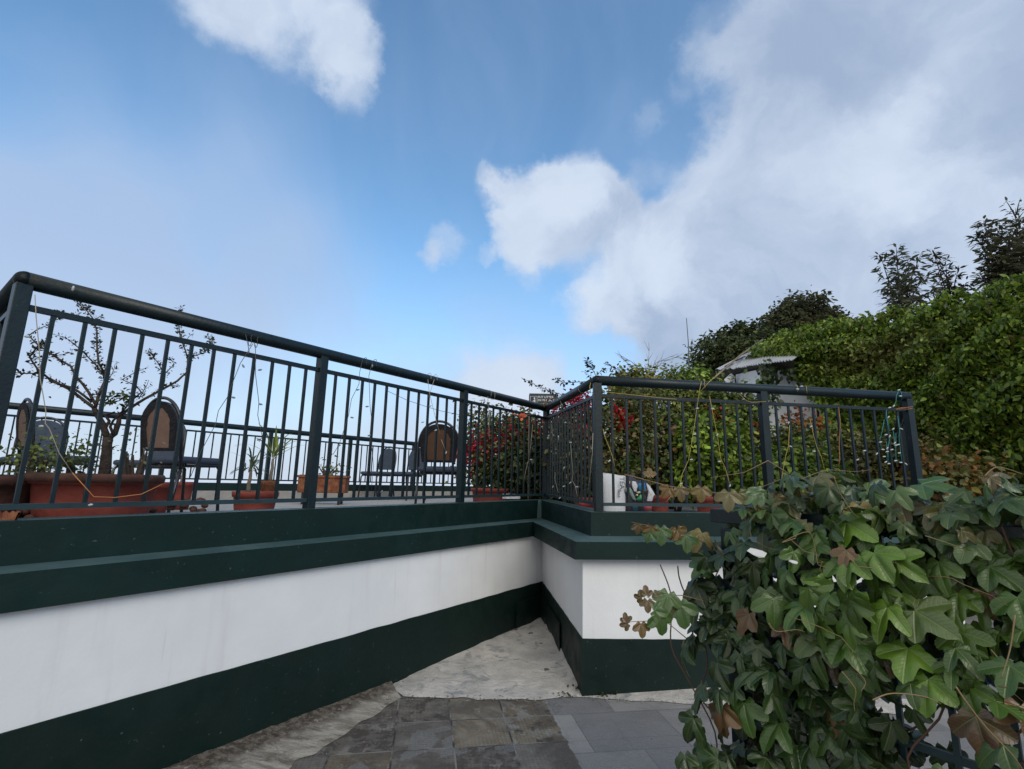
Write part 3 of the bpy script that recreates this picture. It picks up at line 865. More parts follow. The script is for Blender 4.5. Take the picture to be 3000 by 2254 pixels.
# moss tufts at the wall foot
def moss():
    P = []
    for (x, y, n, s) in ((1700, 2022, 60, .03), (1765, 2040, 40, .018), (1795, 2036, 30, .02), (1650, 2042, 20, .03), (1380, 1850, 0, .05)):
        c = Bq(x, y, 0)
        for _ in range(n): P.append(c + np.array([jit(s), jit(s * .6), .008 + abs(jit(.006))]))
    P = np.array(P); n = len(P)
    build = build_leaves('moss', P, RNG.normal(0, .5, (n, 3)) + [0, -.3, 1], RNG.normal(0, 1, (n, 3)) + [0, 0, .8], RNG.uniform(.012, .024, n), colvar([(.02, .03, .01), (.035, .045, .015)], n), leaf_simple(), M['leaf'])
    tag(build, 'dark moss tufts growing at the foot of the green skirting', 'moss', kind='stuff')
moss()

def grit():
    m = MB()
    def scatter(a, b, n, w, s0, s1):
        A_, B_ = onz(*a, 0), onz(*b, 0); d = norm(B_ - A_); nn = np.array([-d[1], d[0], 0])
        for _ in range(n):
            p = A_ + (B_ - A_) * RNG.random() + nn * RNG.normal(0, w); sz = RNG.uniform(s0, s1)
            m.sphere((p[0], p[1], .01 + sz * .4), sz, 5, 3, (1, RNG.uniform(.6, 1), .7))
    scatter((640, 2254), (1150, 2025), 150, .045, .003, .009)
    scatter((1180, 2048), (1600, 2054), 70, .025, .002, .006)
    scatter((1700, 2050), (1980, 2062), 50, .02, .002, .006)
    scatter((900, 2240), (1500, 2120), 60, .16, .0015, .004)
    tag(m.build('grit', M['mortar']), 'loose grit and crumbs of mortar along the edge of the paving', 'grit', kind='stuff')
grit()

# ------------------------------------------------------------------ railings
def rail_pt(P, Q, t, z): return np.array([P[0] + (Q[0] - P[0]) * t, P[1] + (Q[1] - P[1]) * t, z])
def railing(name, label, A, B, zA, zB, bA, bB, posts, nb, startpost=True, endpost=True, tube_r=.036, sub=.112, bot=.05, ext=0, post_w=.055):
    """A,B plan ends; zA,zB top tube centre heights; bA,bB base heights; posts = fractions of posts between bays; nb balusters per bay"""
    root = empty(name, (*A, bA), 0, label, 'railing', 'green railings round the terrace')
    org = np.array([*A, bA]); loc = lambda p: np.array(p) - org
    zt = lambda t: zA + (zB - zA) * t; zb = lambda t: bA + (bB - bA) * t
    d = np.array(B) - np.array(A); L = np.linalg.norm(d); d /= L; rz = math.atan2(d[1], d[0])
    e = ext / L
    MB().tube([loc(rail_pt(A, B, t, zt(t))) for t in (-e, .25, .5, .75, 1 + e)], tube_r, 20).sphere(loc(rail_pt(A, B, 1, zt(1))), tube_r * 1.02, 16, 10).sphere(loc(rail_pt(A, B, 0, zt(0))), tube_r * 1.02, 16, 10).build('top_rail', M['rail'], root)
    MB().bar(loc(rail_pt(A, B, .005, zt(.005) - sub)), loc(rail_pt(A, B, .995, zt(.995) - sub)), .024, .024).build('mid_rail', M['rail'], root)
    MB().bar(loc(rail_pt(A, B, .005, zb(.005) + bot)), loc(rail_pt(A, B, .995, zb(.995) + bot)), .03, .022).build('bottom_rail', M['rail_dark'], root)
    stops = [0] + list(posts) + [1]
    for k, t in enumerate(stops):
        if (k == 0 and not startpost) or (k == len(stops) - 1 and not endpost): continue
        p = rail_pt(A, B, t, 0)
        MB().box(loc((p[0], p[1], (zt(t) - .02 + zb(t)) / 2)), (post_w, post_w, zt(t) - .02 - zb(t)), rz).build('post', M['rail'], root, bevel=.003)
    total = 0
    for k in range(len(stops) - 1):
        for i in range(nb[k]):
            t = stops[k] + (stops[k + 1] - stops[k]) * (i + 1) / (nb[k] + 1)
            p = rail_pt(A, B, t, 0)
            z1 = zt(t) - sub - .012; z0_ = zb(t) + bot + .011
            MB().box(loc((p[0], p[1], (z0_ + z1) / 2)), (.015, .015, z1 - z0_), rz).build('baluster', M['rail'], root)
    return root
zR = [at(72, 821, R0[1])[2], at(1600, 1197, R1[1])[2], at(1748.5, 1115, R2[1])[2], at(2655, 1162, R3[1])[2]]
zU = [p[2] for p in U_top]
railing('terrace_railing', 'long dark green railing on the left wall running to the inner corner', R0, R1, zR[0], zR[1], zU[1], zU[2], (1 / 3., .667), (12, 12, 12))
railing('terrace_railing', 'short dark green railing between the inner corner and the outer corner', R1, R2, zR[1], zR[2], zU[2], zU[3], (), (16,), startpost=False)
railing('terrace_railing', 'dark green railing above the front wall facing the camera, beside the vine', R2, R3, zR[2], zR[3], zU[3], zU[4], (.507,), (11, 11), startpost=False)
railing('terrace_railing', 'railing turning back behind the right end, wrapped in teal wire', R3, RR, zR[3], zR[3], zU[4], zU[4], (.5,), (13, 13), startpost=False)
railing('terrace_railing', 'railing turning back at the left edge of the picture', R0, RL, zR[0], zR[0], zU[1], zU[1], (.33, .66), (12, 12, 12), startpost=False)
# far railing on its own kerb
fA = at(50, 1191, 5.9); fB = at(1240, 1303, 10.4)
dF = (fB - fA); zf = lambda P: fA[2] + dF[2] * ((P[1] - fA[1]) / dF[1])
dirF = dF[:2] / np.linalg.norm(dF[:2]); LF = np.linalg.norm(dF[:2])
F0 = fA[:2] - dirF * 1.3; F1 = fB[:2] + dirF * 2.6; LL = np.linalg.norm(F1 - F0)
kb = 1.20
rr_ = railing('terrace_railing', 'far dark railing behind the chairs with white mist beyond', F0, F1, zf(F0), zf(F1), kb, kb, tuple(i / 7 for i in range(1, 7)), (11,) * 7, tube_r=.04)
kerb = empty('terrace_kerb', (0, 0, 0), 0, 'low green kerb under the far railing', 'kerb')
MB().bar([*F0, 1.145], [*F1, 1.145], .22, .11).build('green_band', M['green'], kerb)
MB().bar([*(F0), 1.02], [*(F1), 1.02], .30, .14).build('base', M['floor'], kerb)

# ------------------------------------------------------------------ chairs
def back_shape(w0, w1, z0, z1, n=18):
    """rounded banquet back outline, (x, z) list"""
    pts = [(-w0, z0)]
    zs = z0 + (z1 - z0) * .50
    pts.append((-w1, zs))
    for i in range(1, n):
        th = PI - PI * i / n
        pts.append((w1 * math.cos(th), zs + (z1 - zs) * math.sin(th) ** .85))
    pts += [(w1, zs), (w0, z0)]
    return pts
def slab(pts, y0, y1, tilt):
    n = len(pts); f = lambda x, z, y: (x, y - (z - .46) * tilt, z)
    vs = [f(x, z, y0) for x, z in pts] + [f(x, z, y1) for x, z in pts]
    cx = sum(p[0] for p in pts) / n; cz = sum(p[1] for p in pts) / n
    fs = [tuple(range(n)), tuple(range(2 * n - 1, n - 1, -1))]
    for i in range(n):
        j = (i + 1) % n; fs.append((i, i + n, j + n, j))
    return vs, fs
def make_chair(torn, board='board'):
    """faces +y, back at -y"""
    r = empty('banquet_chair')
    T = .14
    MB().box((0, 0, .435), (.41, .42, .055)).build('seat', M['fabric'], r, bevel=.022)
    out = back_shape(.165, .19, .50, .88)
    m = MB()
    vs, fs = slab(out, -.20, -.165, T); m.add(vs, fs)
    m.build('backrest', M['fabric'], r, bevel=.01)
    if torn:
        rim = [(x * 1.0, z) for x, z in out]
        # ragged ring of black cover round a bare board, with a notch at the top
        n = len(out)
        m = MB(); f = lambda x, z, y: (x, y - (z - .46) * T, z)
        inner = []
        for i, (x, z) in enumerate(out):
            sx = .64 + .04 * math.sin(i * 2.3); sz = .80 + .03 * math.sin(i * 1.7)
            cz = .62
            inner.append((x * sx, cz + (z - cz) * sz))
        vs = [f(x, z, -.212) for x, z in out] + [f(x, z, -.214) for x, z in inner]
        fs = [(i, (i + 1) % n, n + (i + 1) % n, n + i) for i in range(n)]
        m.add(vs, fs)
        m.build('torn_cover', M['torn'], r)
        m = MB(); vs, fs = slab([(x * .80, .655 + (z - .655) * .86) for x, z in out], -.210, -.204, T); m.add(vs, fs)
        m.build('bare_board', M[board], r)
    arc = back_shape(.20, .205, .36, .908, 22)
    f = lambda x, z, y: (x, y - (z - .46) * T, z)
    pts = [(-.20, -.19, .0), (-.20, -.185, .40)] + [f(x, z, -.175) for x, z in arc] + [(.20, -.185, .40), (.20, -.19, .0)]
    MB().tube([(p[0], p[1], p[2]) for p in [f(x, z, -.185) for x, z in arc]], .0125, 8).build('back_frame', M['steel'], r)
    for sx in (-1, 1):
        MB().tube([(sx * .20, -.172, .36), (sx * .205, -.23, 0)], .0125, 8).build('leg', M['steel'], r)
        MB().tube([(sx * .185, -.12, .40), (sx * .19, .16, .40), (sx * .19, .19, .37), (sx * .195, .22, 0)], .0125, 8).build('leg', M['steel'], r)
    MB().tube([(-.185, .15, .395), (.185, .15, .395)], .01, 6).build('cross_bar', M['steel'], r)
    MB().tube([(-.185, -.14, .395), (.185, -.14, .395)], .01, 6).build('cross_bar', M['steel'], r)
    return r
chair_t = make_chair(True, 'board'); chair_b = make_chair(True, 'board_brown'); chair_i = make_chair(False)
used = set()
def place_chair(src, px, D, face, label, sc=1.0, sx=1.0):
    o = src if src.name not in used else copy_tree(src)
    used.add(src.name); used.add(o.name)
    p = at(px, 1400, D)
    o.location = (p[0], p[1], FZ); o.rotation_euler = (0, 0, math.radians(face) - PI / 2); o.scale = (sc * sx, sc, sc)
    tag(o, label, 'chair', 'banquet chairs on the terrace')
# face = direction the sitter looks, degrees from +x
place_chair(chair_t, 527, 4.15, 72, 'chair with its tan back board bare, behind the big tree pot')
place_chair(chair_i, 425, 5.35, 255, 'blue grey chair half hidden behind the tan backed chair')
place_chair(chair_t, 150, 4.35, 55, 'torn backed chair seen edge on, nearest the left edge')
place_chair(chair_i, 84, 5.3, 300, 'blue grey chair by the far railing at the left edge')
place_chair(chair_b, 1290, 5.35, 90, 'chair with a dark brown bare back board, left of the inner corner')
place_chair(chair_i, 1105, 9.0, 238, 'small blue grey chair, left one of the two by the far railing')
place_chair(chair_i, 1195, 8.7, 238, 'small blue grey chair just left of the brown backed chair')
place_chair(chair_b, 1655, 6.2, 140, 'brown backed chair seen through the short railing, among the plants')

# ------------------------------------------------------------------ pots
def pot(name, px, D, r_top, r_bot, h, label, m='terra', rimh=.04, sx=1, zb=FZ, top=None, cat='plant pot'):
    p = at(px, 1400, D)
    root = empty(name, (p[0], p[1], zb), 0, label, cat, 'terracotta pots on the terrace')
    MB().lathe([(r_bot * .2, .0), (r_bot, .0), (r_bot + (r_top - r_bot) * .5, h * .5), (r_top * .94, h - rimh), (r_top, h - rimh + .002), (r_top * 1.03, h - rimh * .3), (r_top * 1.01, h), (r_top * .92, h), (r_top * .9, h - .03)], sx=sx).build('body', M[m], root)
    MB().lathe([(r_top * .90, h - .03), (r_top * .5, h - .018), (.001, h - .015)], sx=sx).build('soil', M['soil'], root)
    return root, np.array([p[0], p[1], zb + h])
bigpot, bp_top = pot('plant_pot', 290, 2.80, .285, .225, .31, 'wide terracotta pot holding the bare branched tree', 'terra', .05)
MB().lathe([(.270, .268), (.298, .272), (.303, .30), (.292, .315), (.262, .31), (.255, .28)]).build('rim', M['pot_dark'], bigpot)
lp, _ = pot('plant_pot', -32, 2.62, .235, .15, .295, 'dark mossy bowl pot cut off by the left edge', 'pot_dark', .05)
pot('plant_pot', 452, 3.4, .105, .085, .27, 'red terracotta pot tucked behind the right side of the tree pot', 'terra')
pot('plant_pot', 541, 5.0, .088, .065, .26, 'small ribbed red pot under the tan backed chair', 'terra')
pot('plant_pot', 755, 3.75, .15, .115, .215, 'wide terracotta pot with spiky plants, left of the middle post', 'terra')
pot('plant_pot', 790, 4.3, .062, .045, .29, 'little round pot holding the yellow green palm', 'terra_rust')
pot('plant_pot', 1436, 5.9, .21, .17, .25, 'long red pot under the bougainvillea, left of the inner corner', 'terra', sx=1.0)
pot('plant_pot', 1720, 4.6, .075, .06, .20, 'terracotta pot beside the outer corner post, behind the short railing', 'terra')
pot('plant_pot', 1930, 4.75, .085, .065, .23, 'red pot right of the white sack', 'terra')
pot('plant_pot', 2070, 4.6, .10, .08, .23, 'red pot beside the start of the vine', 'terra')
# rectangular rust streaked planter on legs
pl = at(950, 1400, 6.6)
rp = empty('rectangular_planter', (pl[0], pl[1], FZ), math.radians(6), 'long rust streaked rectangular planter on short legs', 'planter')
MB().box((0, 0, .25), (.58, .22, .21)).build('trough', M['terra_rust'], rp, bevel=.01)
MB().box((0, 0, .345), (.61, .25, .03)).build('rim', M['terra_rust'], rp, bevel=.006)
for a in (-.22, .22):
    for b in (-.08, .08): MB().box((a, b, .072), (.03, .03, .145)).build('leg', M['steel'], rp)
MB().box((0, 0, .362), (.55, .19, .006)).build('soil', M['soil'], rp)
# broken terracotta shard
sh = MB()
pc_ = at(18, 1500, 2.25)
for i in range(9):
    pass
vs = [];
for i in range(10):
    th = PI * .15 + PI * .8 * i / 9
    for r_, z_ in ((.032, 0), (.040, .03 + .006 * math.sin(i * 3))): vs.append((r_ * math.cos(th), r_ * math.sin(th), z_))
for i in range(10):
    th = PI * .15 + PI * .8 * i / 9
    for r_, z_ in ((.026, 0), (.033, .03 + .006 * math.sin(i * 3))): vs.append((r_ * math.cos(th), r_ * math.sin(th), z_))
fs = [(2 * i, 2 * i + 2, 2 * i + 3, 2 * i + 1) for i in range(9)] + [(20 + 2 * i, 20 + 2 * i + 1, 20 + 2 * i + 3, 20 + 2 * i + 2) for i in range(9)] + [(2 * i + 1, 2 * i + 3, 23 + 2 * i, 21 + 2 * i) for i in range(9)]
sh.add(vs, fs)
tag(sh.build('pot_shard', M['terra_rust'], loc=(-1.93, 2.02, U_top[1][2] + .003)), 'broken orange terracotta shard lying on the coping at the left edge', 'shard')
# low rubble heap of soil between the pots
def rubble():
    m = MB()
    for _ in range(160):
        t = random.random(); c = at(60 + 560 * t, 1400, 2.55 + 1.1 * t + random.uniform(-.12, .3)); s = random.uniform(.012, .03)
        m.sphere((c[0], c[1], FZ + .06 + random.uniform(0, .09)), s, 5, 4, (1, 1, .7))
    tag(m.build('rubble', M['pot_dark']), 'dark broken soil crumbs and stones behind the left coping', 'rubble', kind='stuff')
rubble()

# ------------------------------------------------------------------ plants
GREENS = [(.035, .075, .022), (.055, .10, .03), (.03, .06, .022), (.075, .12, .03)]
def branchset(root, lines, D, r0, jd=.12, sx=2.077, ox=0, oy=760, m='bark', name='branch', n=7, org=(0, 0, 0)):
    """branches digitised on the photo at depth D, spread in depth by jd"""
    out = []
    mb = MB()
    for L, ra, rb, dd in lines:
        pts = []
        k = len(L)
        for i, (x, y) in enumerate(L):
            pts.append(at(ox + x / sx, oy + y / sx, D + dd * (i / max(1, k - 1)) ) - np.array(org))
        # subdivide for a softer, knotty line
        q = [pts[0]]
        for a, b in zip(pts[:-1], pts[1:]):
            for s in (.5, 1.0):
                q.append(a + (b - a) * s + (RNG.normal(0, .012 * np.linalg.norm(b - a), 3) if s < 1 else 0))
        mb.tube(q, [ra + (rb - ra) * i / (len(q) - 1) for i in range(len(q))], n)
        out.append(q)
    mb.build(name, M[m], root)
    return out
def leaves_on(lines, per_m, size, cols, spread, t0=.2, w=None, jit_=.25, up=.4):
    P = []; T = []
    for q in lines:
        for a, b in zip(q[:-1], q[1:]):
            L = np.linalg.norm(b - a); n = RNG.poisson(L * per_m)
            for _ in range(n):
                P.append(a + (b - a) * RNG.random()); T.append((b - a) / (L + 1e-9))
    P = np.array(P); T = np.array(T); n = len(P)
    side = norm(RNG.normal(0, 1, (n, 3)))
    P = P + side * spread * .3
    T2 = side + T * .7 + np.array((0, 0, .15))
    N = RNG.normal(0, .6, (n, 3)) + np.array((0, -.1, up + .4))
    return P, N, T2, RNG.uniform(size * .6, size * 1.25, n) * .85, colvar(cols, n, jit_, w)

# --- bare branched tree in the big pot
tp = at(303, 1400, 2.80)
tree = empty('potted_tree', (tp[0], tp[1], FZ + .29), 0, 'bare branched little tree with small sparse leaves in the wide pot', 'tree')
TO = (tp[0], tp[1], FZ + .29)
trunk = [([(630, 1335), (642, 1250), (650, 1170), (655, 1085)], .030, .021, 0)]
branchset(tree, trunk, 2.8, 0, name='trunk', n=10, org=TO)
main = [([(655, 1090), (622, 1000), (590, 945), (572, 905)], .018, .012, -.05),
        ([(655, 1090), (700, 1060), (722, 1000), (728, 955)], .016, .011, .04),
        ([(650, 1085), (640, 1030), (665, 985), (640, 950), (700, 930)], .010, .005, .06),
        ([(690, 1065), (670, 1020), (690, 980), (730, 945)], .008, .005, -.03)]
MAIN = branchset(tree, main, 2.8, 0, name='fork', org=TO)
D1 = 2.75
tw_l = [([(572, 905), (500, 850), (420, 790), (350, 755), (290, 720), (230, 670), (180, 595), (230, 530), (300, 492)], .009, .0025, -.18),
        ([(560, 870), (470, 800), (400, 770), (310, 745), (270, 700), (150, 695), (95, 690)], .007, .002, -.25),
        ([(580, 880), (540, 810), (470, 720), (430, 650), (330, 590), (230, 520), (175, 465), (230, 425), (330, 385)], .008, .002, .1),
        ([(330, 385), (350, 335), (375, 320)], .002, .0012, .1),
        ([(580, 900), (600, 830), (640, 740), (635, 700), (600, 630), (592, 560), (590, 440), (572, 370), (510, 290), (470, 270)], .009, .002, .12),
        ([(635, 715), (590, 650), (540, 600), (480, 540), (420, 490), (350, 462)], .005, .0015, -.1),
        ([(600, 820), (640, 760), (680, 700), (700, 640)], .004, .0012, .1),
        ([(640, 700), (640, 640), (690, 620)], .003, .001, 0),
        ([(575, 375), (610, 345), (618, 375)], .002, .001, 0),
        ([(560, 330), (540, 290), (500, 275)], .002, .001, 0),
        ([(440, 350), (480, 330)], .002, .001, 0),
        ([(200, 600), (250, 610), (330, 590)], .002, .001, 0), ([(330, 590), (400, 575), (440, 565)], .002, .001, 0), ([(180, 595), (260, 520), (300, 495)], .002, .001, 0)]
tw_r = [([(728, 955), (800, 900), (880, 850), (990, 790), (1080, 740), (1135, 690), (1142, 600), (1105, 500), (1090, 420), (1085, 310)], .009, .002, .2),
        ([(1142, 600), (1240, 570), (1290, 520), (1270, 470)], .003, .0012, .25),
        ([(990, 790), (1005, 700), (960, 630), (900, 550)], .005, .0015, .1),
        ([(1000, 700), (1060, 640), (1030, 595)], .003, .001, .1),
        ([(725, 945), (800, 860), (860, 810), (830, 770), (742, 732), (820, 690), (900, 655)], .005, .0012, -.1),
        ([(845, 850), (880, 790), (905, 735)], .003, .001, -.1), ([(1010, 770), (1060, 770), (1100, 770)], .003, .001, 0),
        ([(1110, 540), (1150, 470), (1180, 450)], .002, .001, 0), ([(1085, 310), (1110, 290)], .0015, .001, 0)]
Q1 = branchset(tree, tw_l, D1, 0, name='twigs', m='twig', org=TO)
Q2 = branchset(tree, tw_r, 2.85, 0, name='twigs', m='twig', org=TO)
p_, n_, t_, s_, c_ = leaves_on(Q1 + Q2, 190, .022, [(.020, .022, .022), (.03, .035, .025), (.035, .045, .022), (.05, .03, .03)], .03)
q_ = leaves_on([Q1[3], Q1[4][10:], Q1[0][10:], Q1[1][6:], Q1[5], Q2[0][14:], Q2[1], Q2[2][3:], Q1[4][4:12]], 170, .027, [(.025, .032, .022), (.045, .065, .025), (.05, .03, .03)], .04)
p_, n_, t_, s_, c_ = [np.concatenate([a, b]) for a, b in zip((p_, n_, t_, s_, c_), q_)]
build_leaves('leaves', p_, n_, t_, s_, c_, leaf_simple(.26), M['leaf'], tree)
tc_ = at((720) / 2.077, 760 + 850 / 2.077, 2.8) - np.array(TO)
P, N, T, _ = clumps(tc_, (.05, .05, .045), 14, 6, (.012,) * 3)
build_leaves('leaf_tuft', P, N, T, RNG.uniform(.025, .045, len(P)), colvar([(.07, .10, .02), (.05, .07, .02)], len(P)), leaf_simple(.2), M['leaf'], tree)

def bush(name, label, px, py, D, rad, n_, leaf_, cols, cat='shrub', group=None, flowers=None, zbase=FZ, spread=None, tmpl=None, stems=5, m='leaf', shell=(.35, 1.0), per=9, w=None, zcut=None, namp=.18):
    big = cat == 'shrub'
    n = int(n_ * (1.25 if big else 1)); leaf = leaf_ * (1.25 if big else 1)
    if big: cols = [(q[0] * 1.75, q[1] * 1.5, q[2] * 1.1) for q in cols]
    c = at(px, py, D)
    root = empty(name, (c[0], c[1], zbase), 0, label, cat, group)
    lc = np.array([0, 0, c[2] - zbase])
    sp = spread or (.05 + leaf * .6)
    P, N, T, ids = clumps(lc, rad, max(4, n // per), per, (sp,) * 3, shell, namp, zmin=.0)
    cc = colvar(cols, len(P), .22, w)
    tint = 1 + RNG.normal(0, .25, (ids.max() + 1, 1)); cc = np.clip(cc * tint[ids], .004, .9)
    st = MB()
    for k in range(stems):
        th = RNG.uniform(0, 2 * PI); e = lc + np.array([math.cos(th) * rad[0] * .6, math.sin(th) * rad[1] * .6, rad[2] * RNG.uniform(.1, .7)])
        limb(st, (math.cos(th) * .03, math.sin(th) * .03, 0), e, .014 + rad[2] * .008, .004)
    st.build('stems', M['twig'], root)
    build_leaves('foliage', P, N, T, RNG.uniform(leaf * .6, leaf * 1.3, len(P)), cc, tmpl or leaf_simple(), M[m], root)
    if flowers:
        for (lst, fc, fs_, fn) in flowers:
            for (fx, fy, fr, k) in lst:
                ctr = at(fx, fy, D - rad[1] * .75) - np.array([c[0], c[1], zbase])
                PP = ctr + RNG.normal(0, 1, (k, 3)) * np.array([fr, fr * .6, fr]); nn = k
                fcl = build_leaves('flower_cluster' if 'leaves' not in fn else 'rusty_leaf_cluster', PP, RNG.normal(0, .7, (nn, 3)) + [0, -1, .3], RNG.normal(0, 1, (nn, 3)), RNG.uniform(fs_ * .6, fs_ * 1.2, nn), colvar(fc, nn, .25), petal_t(), M['petal'], root); fcl['kind'] = 'stuff'
    return root

MAG = [(.33, .012, .06), (.24, .012, .035), (.40, .03, .09)]
PINKW = [(.50, .36, .38), (.58, .50, .50)]
# low green plants in the left pots
bush('low_plant', 'low spreading green plant growing out of the left mossy pot', 108, 1345, 2.62, (.085, .07, .055), 500, .022, [(.11, .14, .04), (.17, .20, .06)], cat='plant', stems=6, zbase=FZ + .28)
bush('low_plant', 'flat green leafy clump between the torn chair and the tree trunk', 230, 1342, 2.9, (.085, .06, .026), 380, .026, [(.08, .11, .03), (.12, .15, .04)], cat='plant', stems=3, zbase=FZ + .27)
bush('low_plant', 'thin pale sprigs beside the tree trunk in the big pot', 395, 1340, 2.85, (.10, .06, .07), 60, .022, [(.12, .16, .10), (.16, .15, .13)], cat='plant', stems=10, zbase=FZ + .27)
# grey spiky plant and palm
def spiky(name, label, px, py, D, n, L, cols, w, zb, up=.5, mat_='leaf', stem=None):
    c = at(px, py, D); root = empty(name, (c[0], c[1], zb), 0, label, 'plant')
    base = np.array([0, 0, c[2] - zb])
    P = np.repeat(base[None], n, 0) + RNG.normal(0, .012, (n, 3))
    d = rnd_unit(n); d[:, 2] = np.abs(d[:, 2]) * .9 + up
    d = norm(d)
    # blades in three joined pieces that arch over
    allP, allN, allT, S, C = [], [], [], [], []
    v = []; f = []; cols_ = []
    cc = colvar(cols, n, .2)
    m_ = MB()
    VV = []; FF = []; CC = []
    for i in range(n):
        p = P[i].copy(); t = d[i].copy(); Ls = L * RNG.uniform(.6, 1.1); side = norm(np.cross(t, (0, 0, 1.0)) + 1e-6)
        k = 6; o = len(VV)
        for s in range(k + 1):
            ww = w * math.sin(PI * (.12 + .88 * (1 - s / k))) * (1 if s < k else .1)
            VV.append(p - side * ww); VV.append(p + side * ww); CC += [cc[i]] * 2
            p = p + t * Ls / k; t = norm(t + np.array([0, 0, -.16 - .10 * s / k * 2]))
        for s in range(k): FF.append((o + 2 * s, o + 2 * s + 1, o + 2 * s + 3, o + 2 * s + 2))
    me = bpy.data.meshes.new('fronds'); me.from_pydata([tuple(q) for q in VV], [], FF)
    ca = me.attributes.new('leafcol', 'FLOAT_COLOR', 'POINT'); ca.data.foreach_set('color', np.concatenate([np.array(CC), np.ones((len(CC), 1))], 1).astype(np.float32).ravel())
    me.materials.append(M[mat_]); o = bpy.data.objects.new('fronds', me); COL.objects.link(o); o.parent = root
    st = MB(); limb(st, (0, 0, 0), base, .016, .010); st.build('stem', M['palebark'], root)
    return root
spiky('spiky_plant', 'grey green spiky plant in the wide pot left of the palm', 735, 1375, 3.8, 34, .22, [(.07, .10, .08), (.11, .13, .10)], .007, FZ + .2, .1)
spiky('small_palm', 'small palm with yellow green arching leaves and pale stem', 800, 1345, 4.3, 22, .34, [(.22, .26, .05), (.15, .20, .06)], .009, FZ + .28, .75)
spiky('spiky_plant', 'bare wiry plant in the small ribbed pot', 538, 1375, 5.0, 26, .18, [(.12, .12, .10)], .003, FZ + .25, .3)
bush('low_plant', 'sparse pale seedlings in the rectangular planter', 960, 1375, 6.6, (.25, .08, .06), 90, .045, [(.14, .18, .10), (.20, .22, .12)], cat='plant', zbase=FZ + .36, stems=9)

# bougainvillea and shrubs round the inner corner
z3 = lambda x, y: (1350 + x / 5.037, 1150 + y / 5.037)
fl1 = [(*z3(90, 880), .10, 150), (*z3(190, 850), .09, 130), (*z3(330, 770), .08, 90), (*z3(600, 900), .07, 110), (*z3(640, 700), .09, 70), (*z3(460, 760), .09, 60), (*z3(430, 900), .10, 60), (*z3(720, 600), .07, 50), (*z3(90, 1040), .08, 60)]
fl2 = [(*z3(1150, 580), .09, 150), (*z3(1190, 660), .07, 90), (*z3(980, 560), .05, 70), (*z3(1060, 640), .05, 60), (*z3(1080, 720), .05, 40)]
bush('bougainvillea', 'red flowered bougainvillea left of the inner corner post', *z3(600, 860), 6.4, (.50, .35, .42), 3600, .045, [(.035, .06, .03), (.055, .085, .035), (.028, .04, .03)], flowers=[(fl1, MAG, .04, 'flowers'), ([(*z3(300, 960), .10, 30), (*z3(220, 1000), .10, 24)], PINKW, .035, 'pale_flowers')], group='bougainvilleas on the terrace', stems=9)
bush('bougainvillea', 'tall crimson flowered bougainvillea right behind the inner corner post', *z3(1010, 800), 6.7, (.30, .3, .42), 3000, .05, [(.03, .05, .028), (.055, .07, .03), (.09, .09, .03)], flowers=[(fl2, MAG, .045, 'flowers')], group='bougainvilleas on the terrace', stems=7)
bush('shrub', 'dark leafy shrub low behind the inner corner', *z3(830, 1120), 6.2, (.42, .28, .26), 1700, .055, [(.02, .04, .022), (.05, .075, .04)], group='shrubs on the terrace')
bush('shrub', 'thin twiggy shrub against the sky left of the bougainvillea', *z3(300, 440), 6.9, (.26, .2, .30), 420, .045, [(.03, .045, .03), (.06, .07, .04)], group='shrubs on the terrace', stems=10, shell=(.2, 1.0))
bush('shrub', 'thin twiggy shrub above the orange ribbon by the inner corner', *z3(800, 500), 7.0, (.30, .2, .18), 320, .045, [(.05, .055, .03), (.09, .08, .04)], group='shrubs on the terrace', stems=12, shell=(.2, 1.0))
fl3 = [(*z3(1780, 90), .06, 110), (*z3(1700, 140), .06, 80), (*z3(1600, 160), .06, 60), (*z3(1790, 480), .06, 60), (*z3(1760, 620), .05, 50), (*z3(1400, 290), .06, 40)]
fw3 = [(*z3(1820, 850), .03, 16), (*z3(1880, 840), .03, 14), (*z3(1440, 660), .02, 6), (*z3(1370, 880), .02, 6), (*z3(1290, 640), .02, 8), (*z3(1880, 510), .02, 8), (*z3(1610, 510), .02, 6)]
bush('bougainvillea', 'tall dark bougainvillea with a crimson spray above the short railing', *z3(1720, 700), 5.6, (.27, .28, .44), 4200, .042, [(.03, .045, .03), (.05, .065, .04), (.02, .03, .02), (.10, .09, .07)], flowers=[(fl3, MAG, .035, 'flowers'), (fw3, [(.62, .62, .58)], .03, 'white_flowers')], group='bougainvilleas on the terrace', stems=10)
bush('shrub', 'dark shrub low behind the short railing', *z3(1560, 1150), 5.9, (.5, .3, .34), 2200, .05, [(.016, .028, .018), (.03, .045, .025)], group='shrubs on the terrace')
# long sprigs against the sky
def sprig(label, lines, D, leafn=130, size=.045, cols=((.02, .03, .04), (.035, .05, .05))):
    c = at(*lines[0][0][0], D)
    root = empty('bougainvillea_sprig', tuple(c), 0, label, 'branch', 'dark leafy sprigs reaching over the railing')
    q = branchset(root, lines, D, 0, name='stem', m='twig', sx=1, ox=0, oy=0, org=tuple(c), n=5)
    p, n, t, s, cc = leaves_on([x[len(x) // 4:] for x in q], leafn, size, list(cols), .03)
    build_leaves('leaves', p, n, t + np.array([0, 0, -.6]), s, cc, leaf_simple(.28), M['leaf'], root)
sprig('long dark sprig arching left over the sign board', [([(1690, 1190), (1640, 1155), (1600, 1142), (1570, 1130), (1545, 1115), (1533, 1112)], .004, .002, .2)], 5.4, 95, .05)
sprig('dark leafy sprig hanging level above the short railing', [([(1760, 1130), (1720, 1118), (1690, 1120), (1650, 1122), (1625, 1112)], .004, .002, .1)], 5.2, 110, .05)
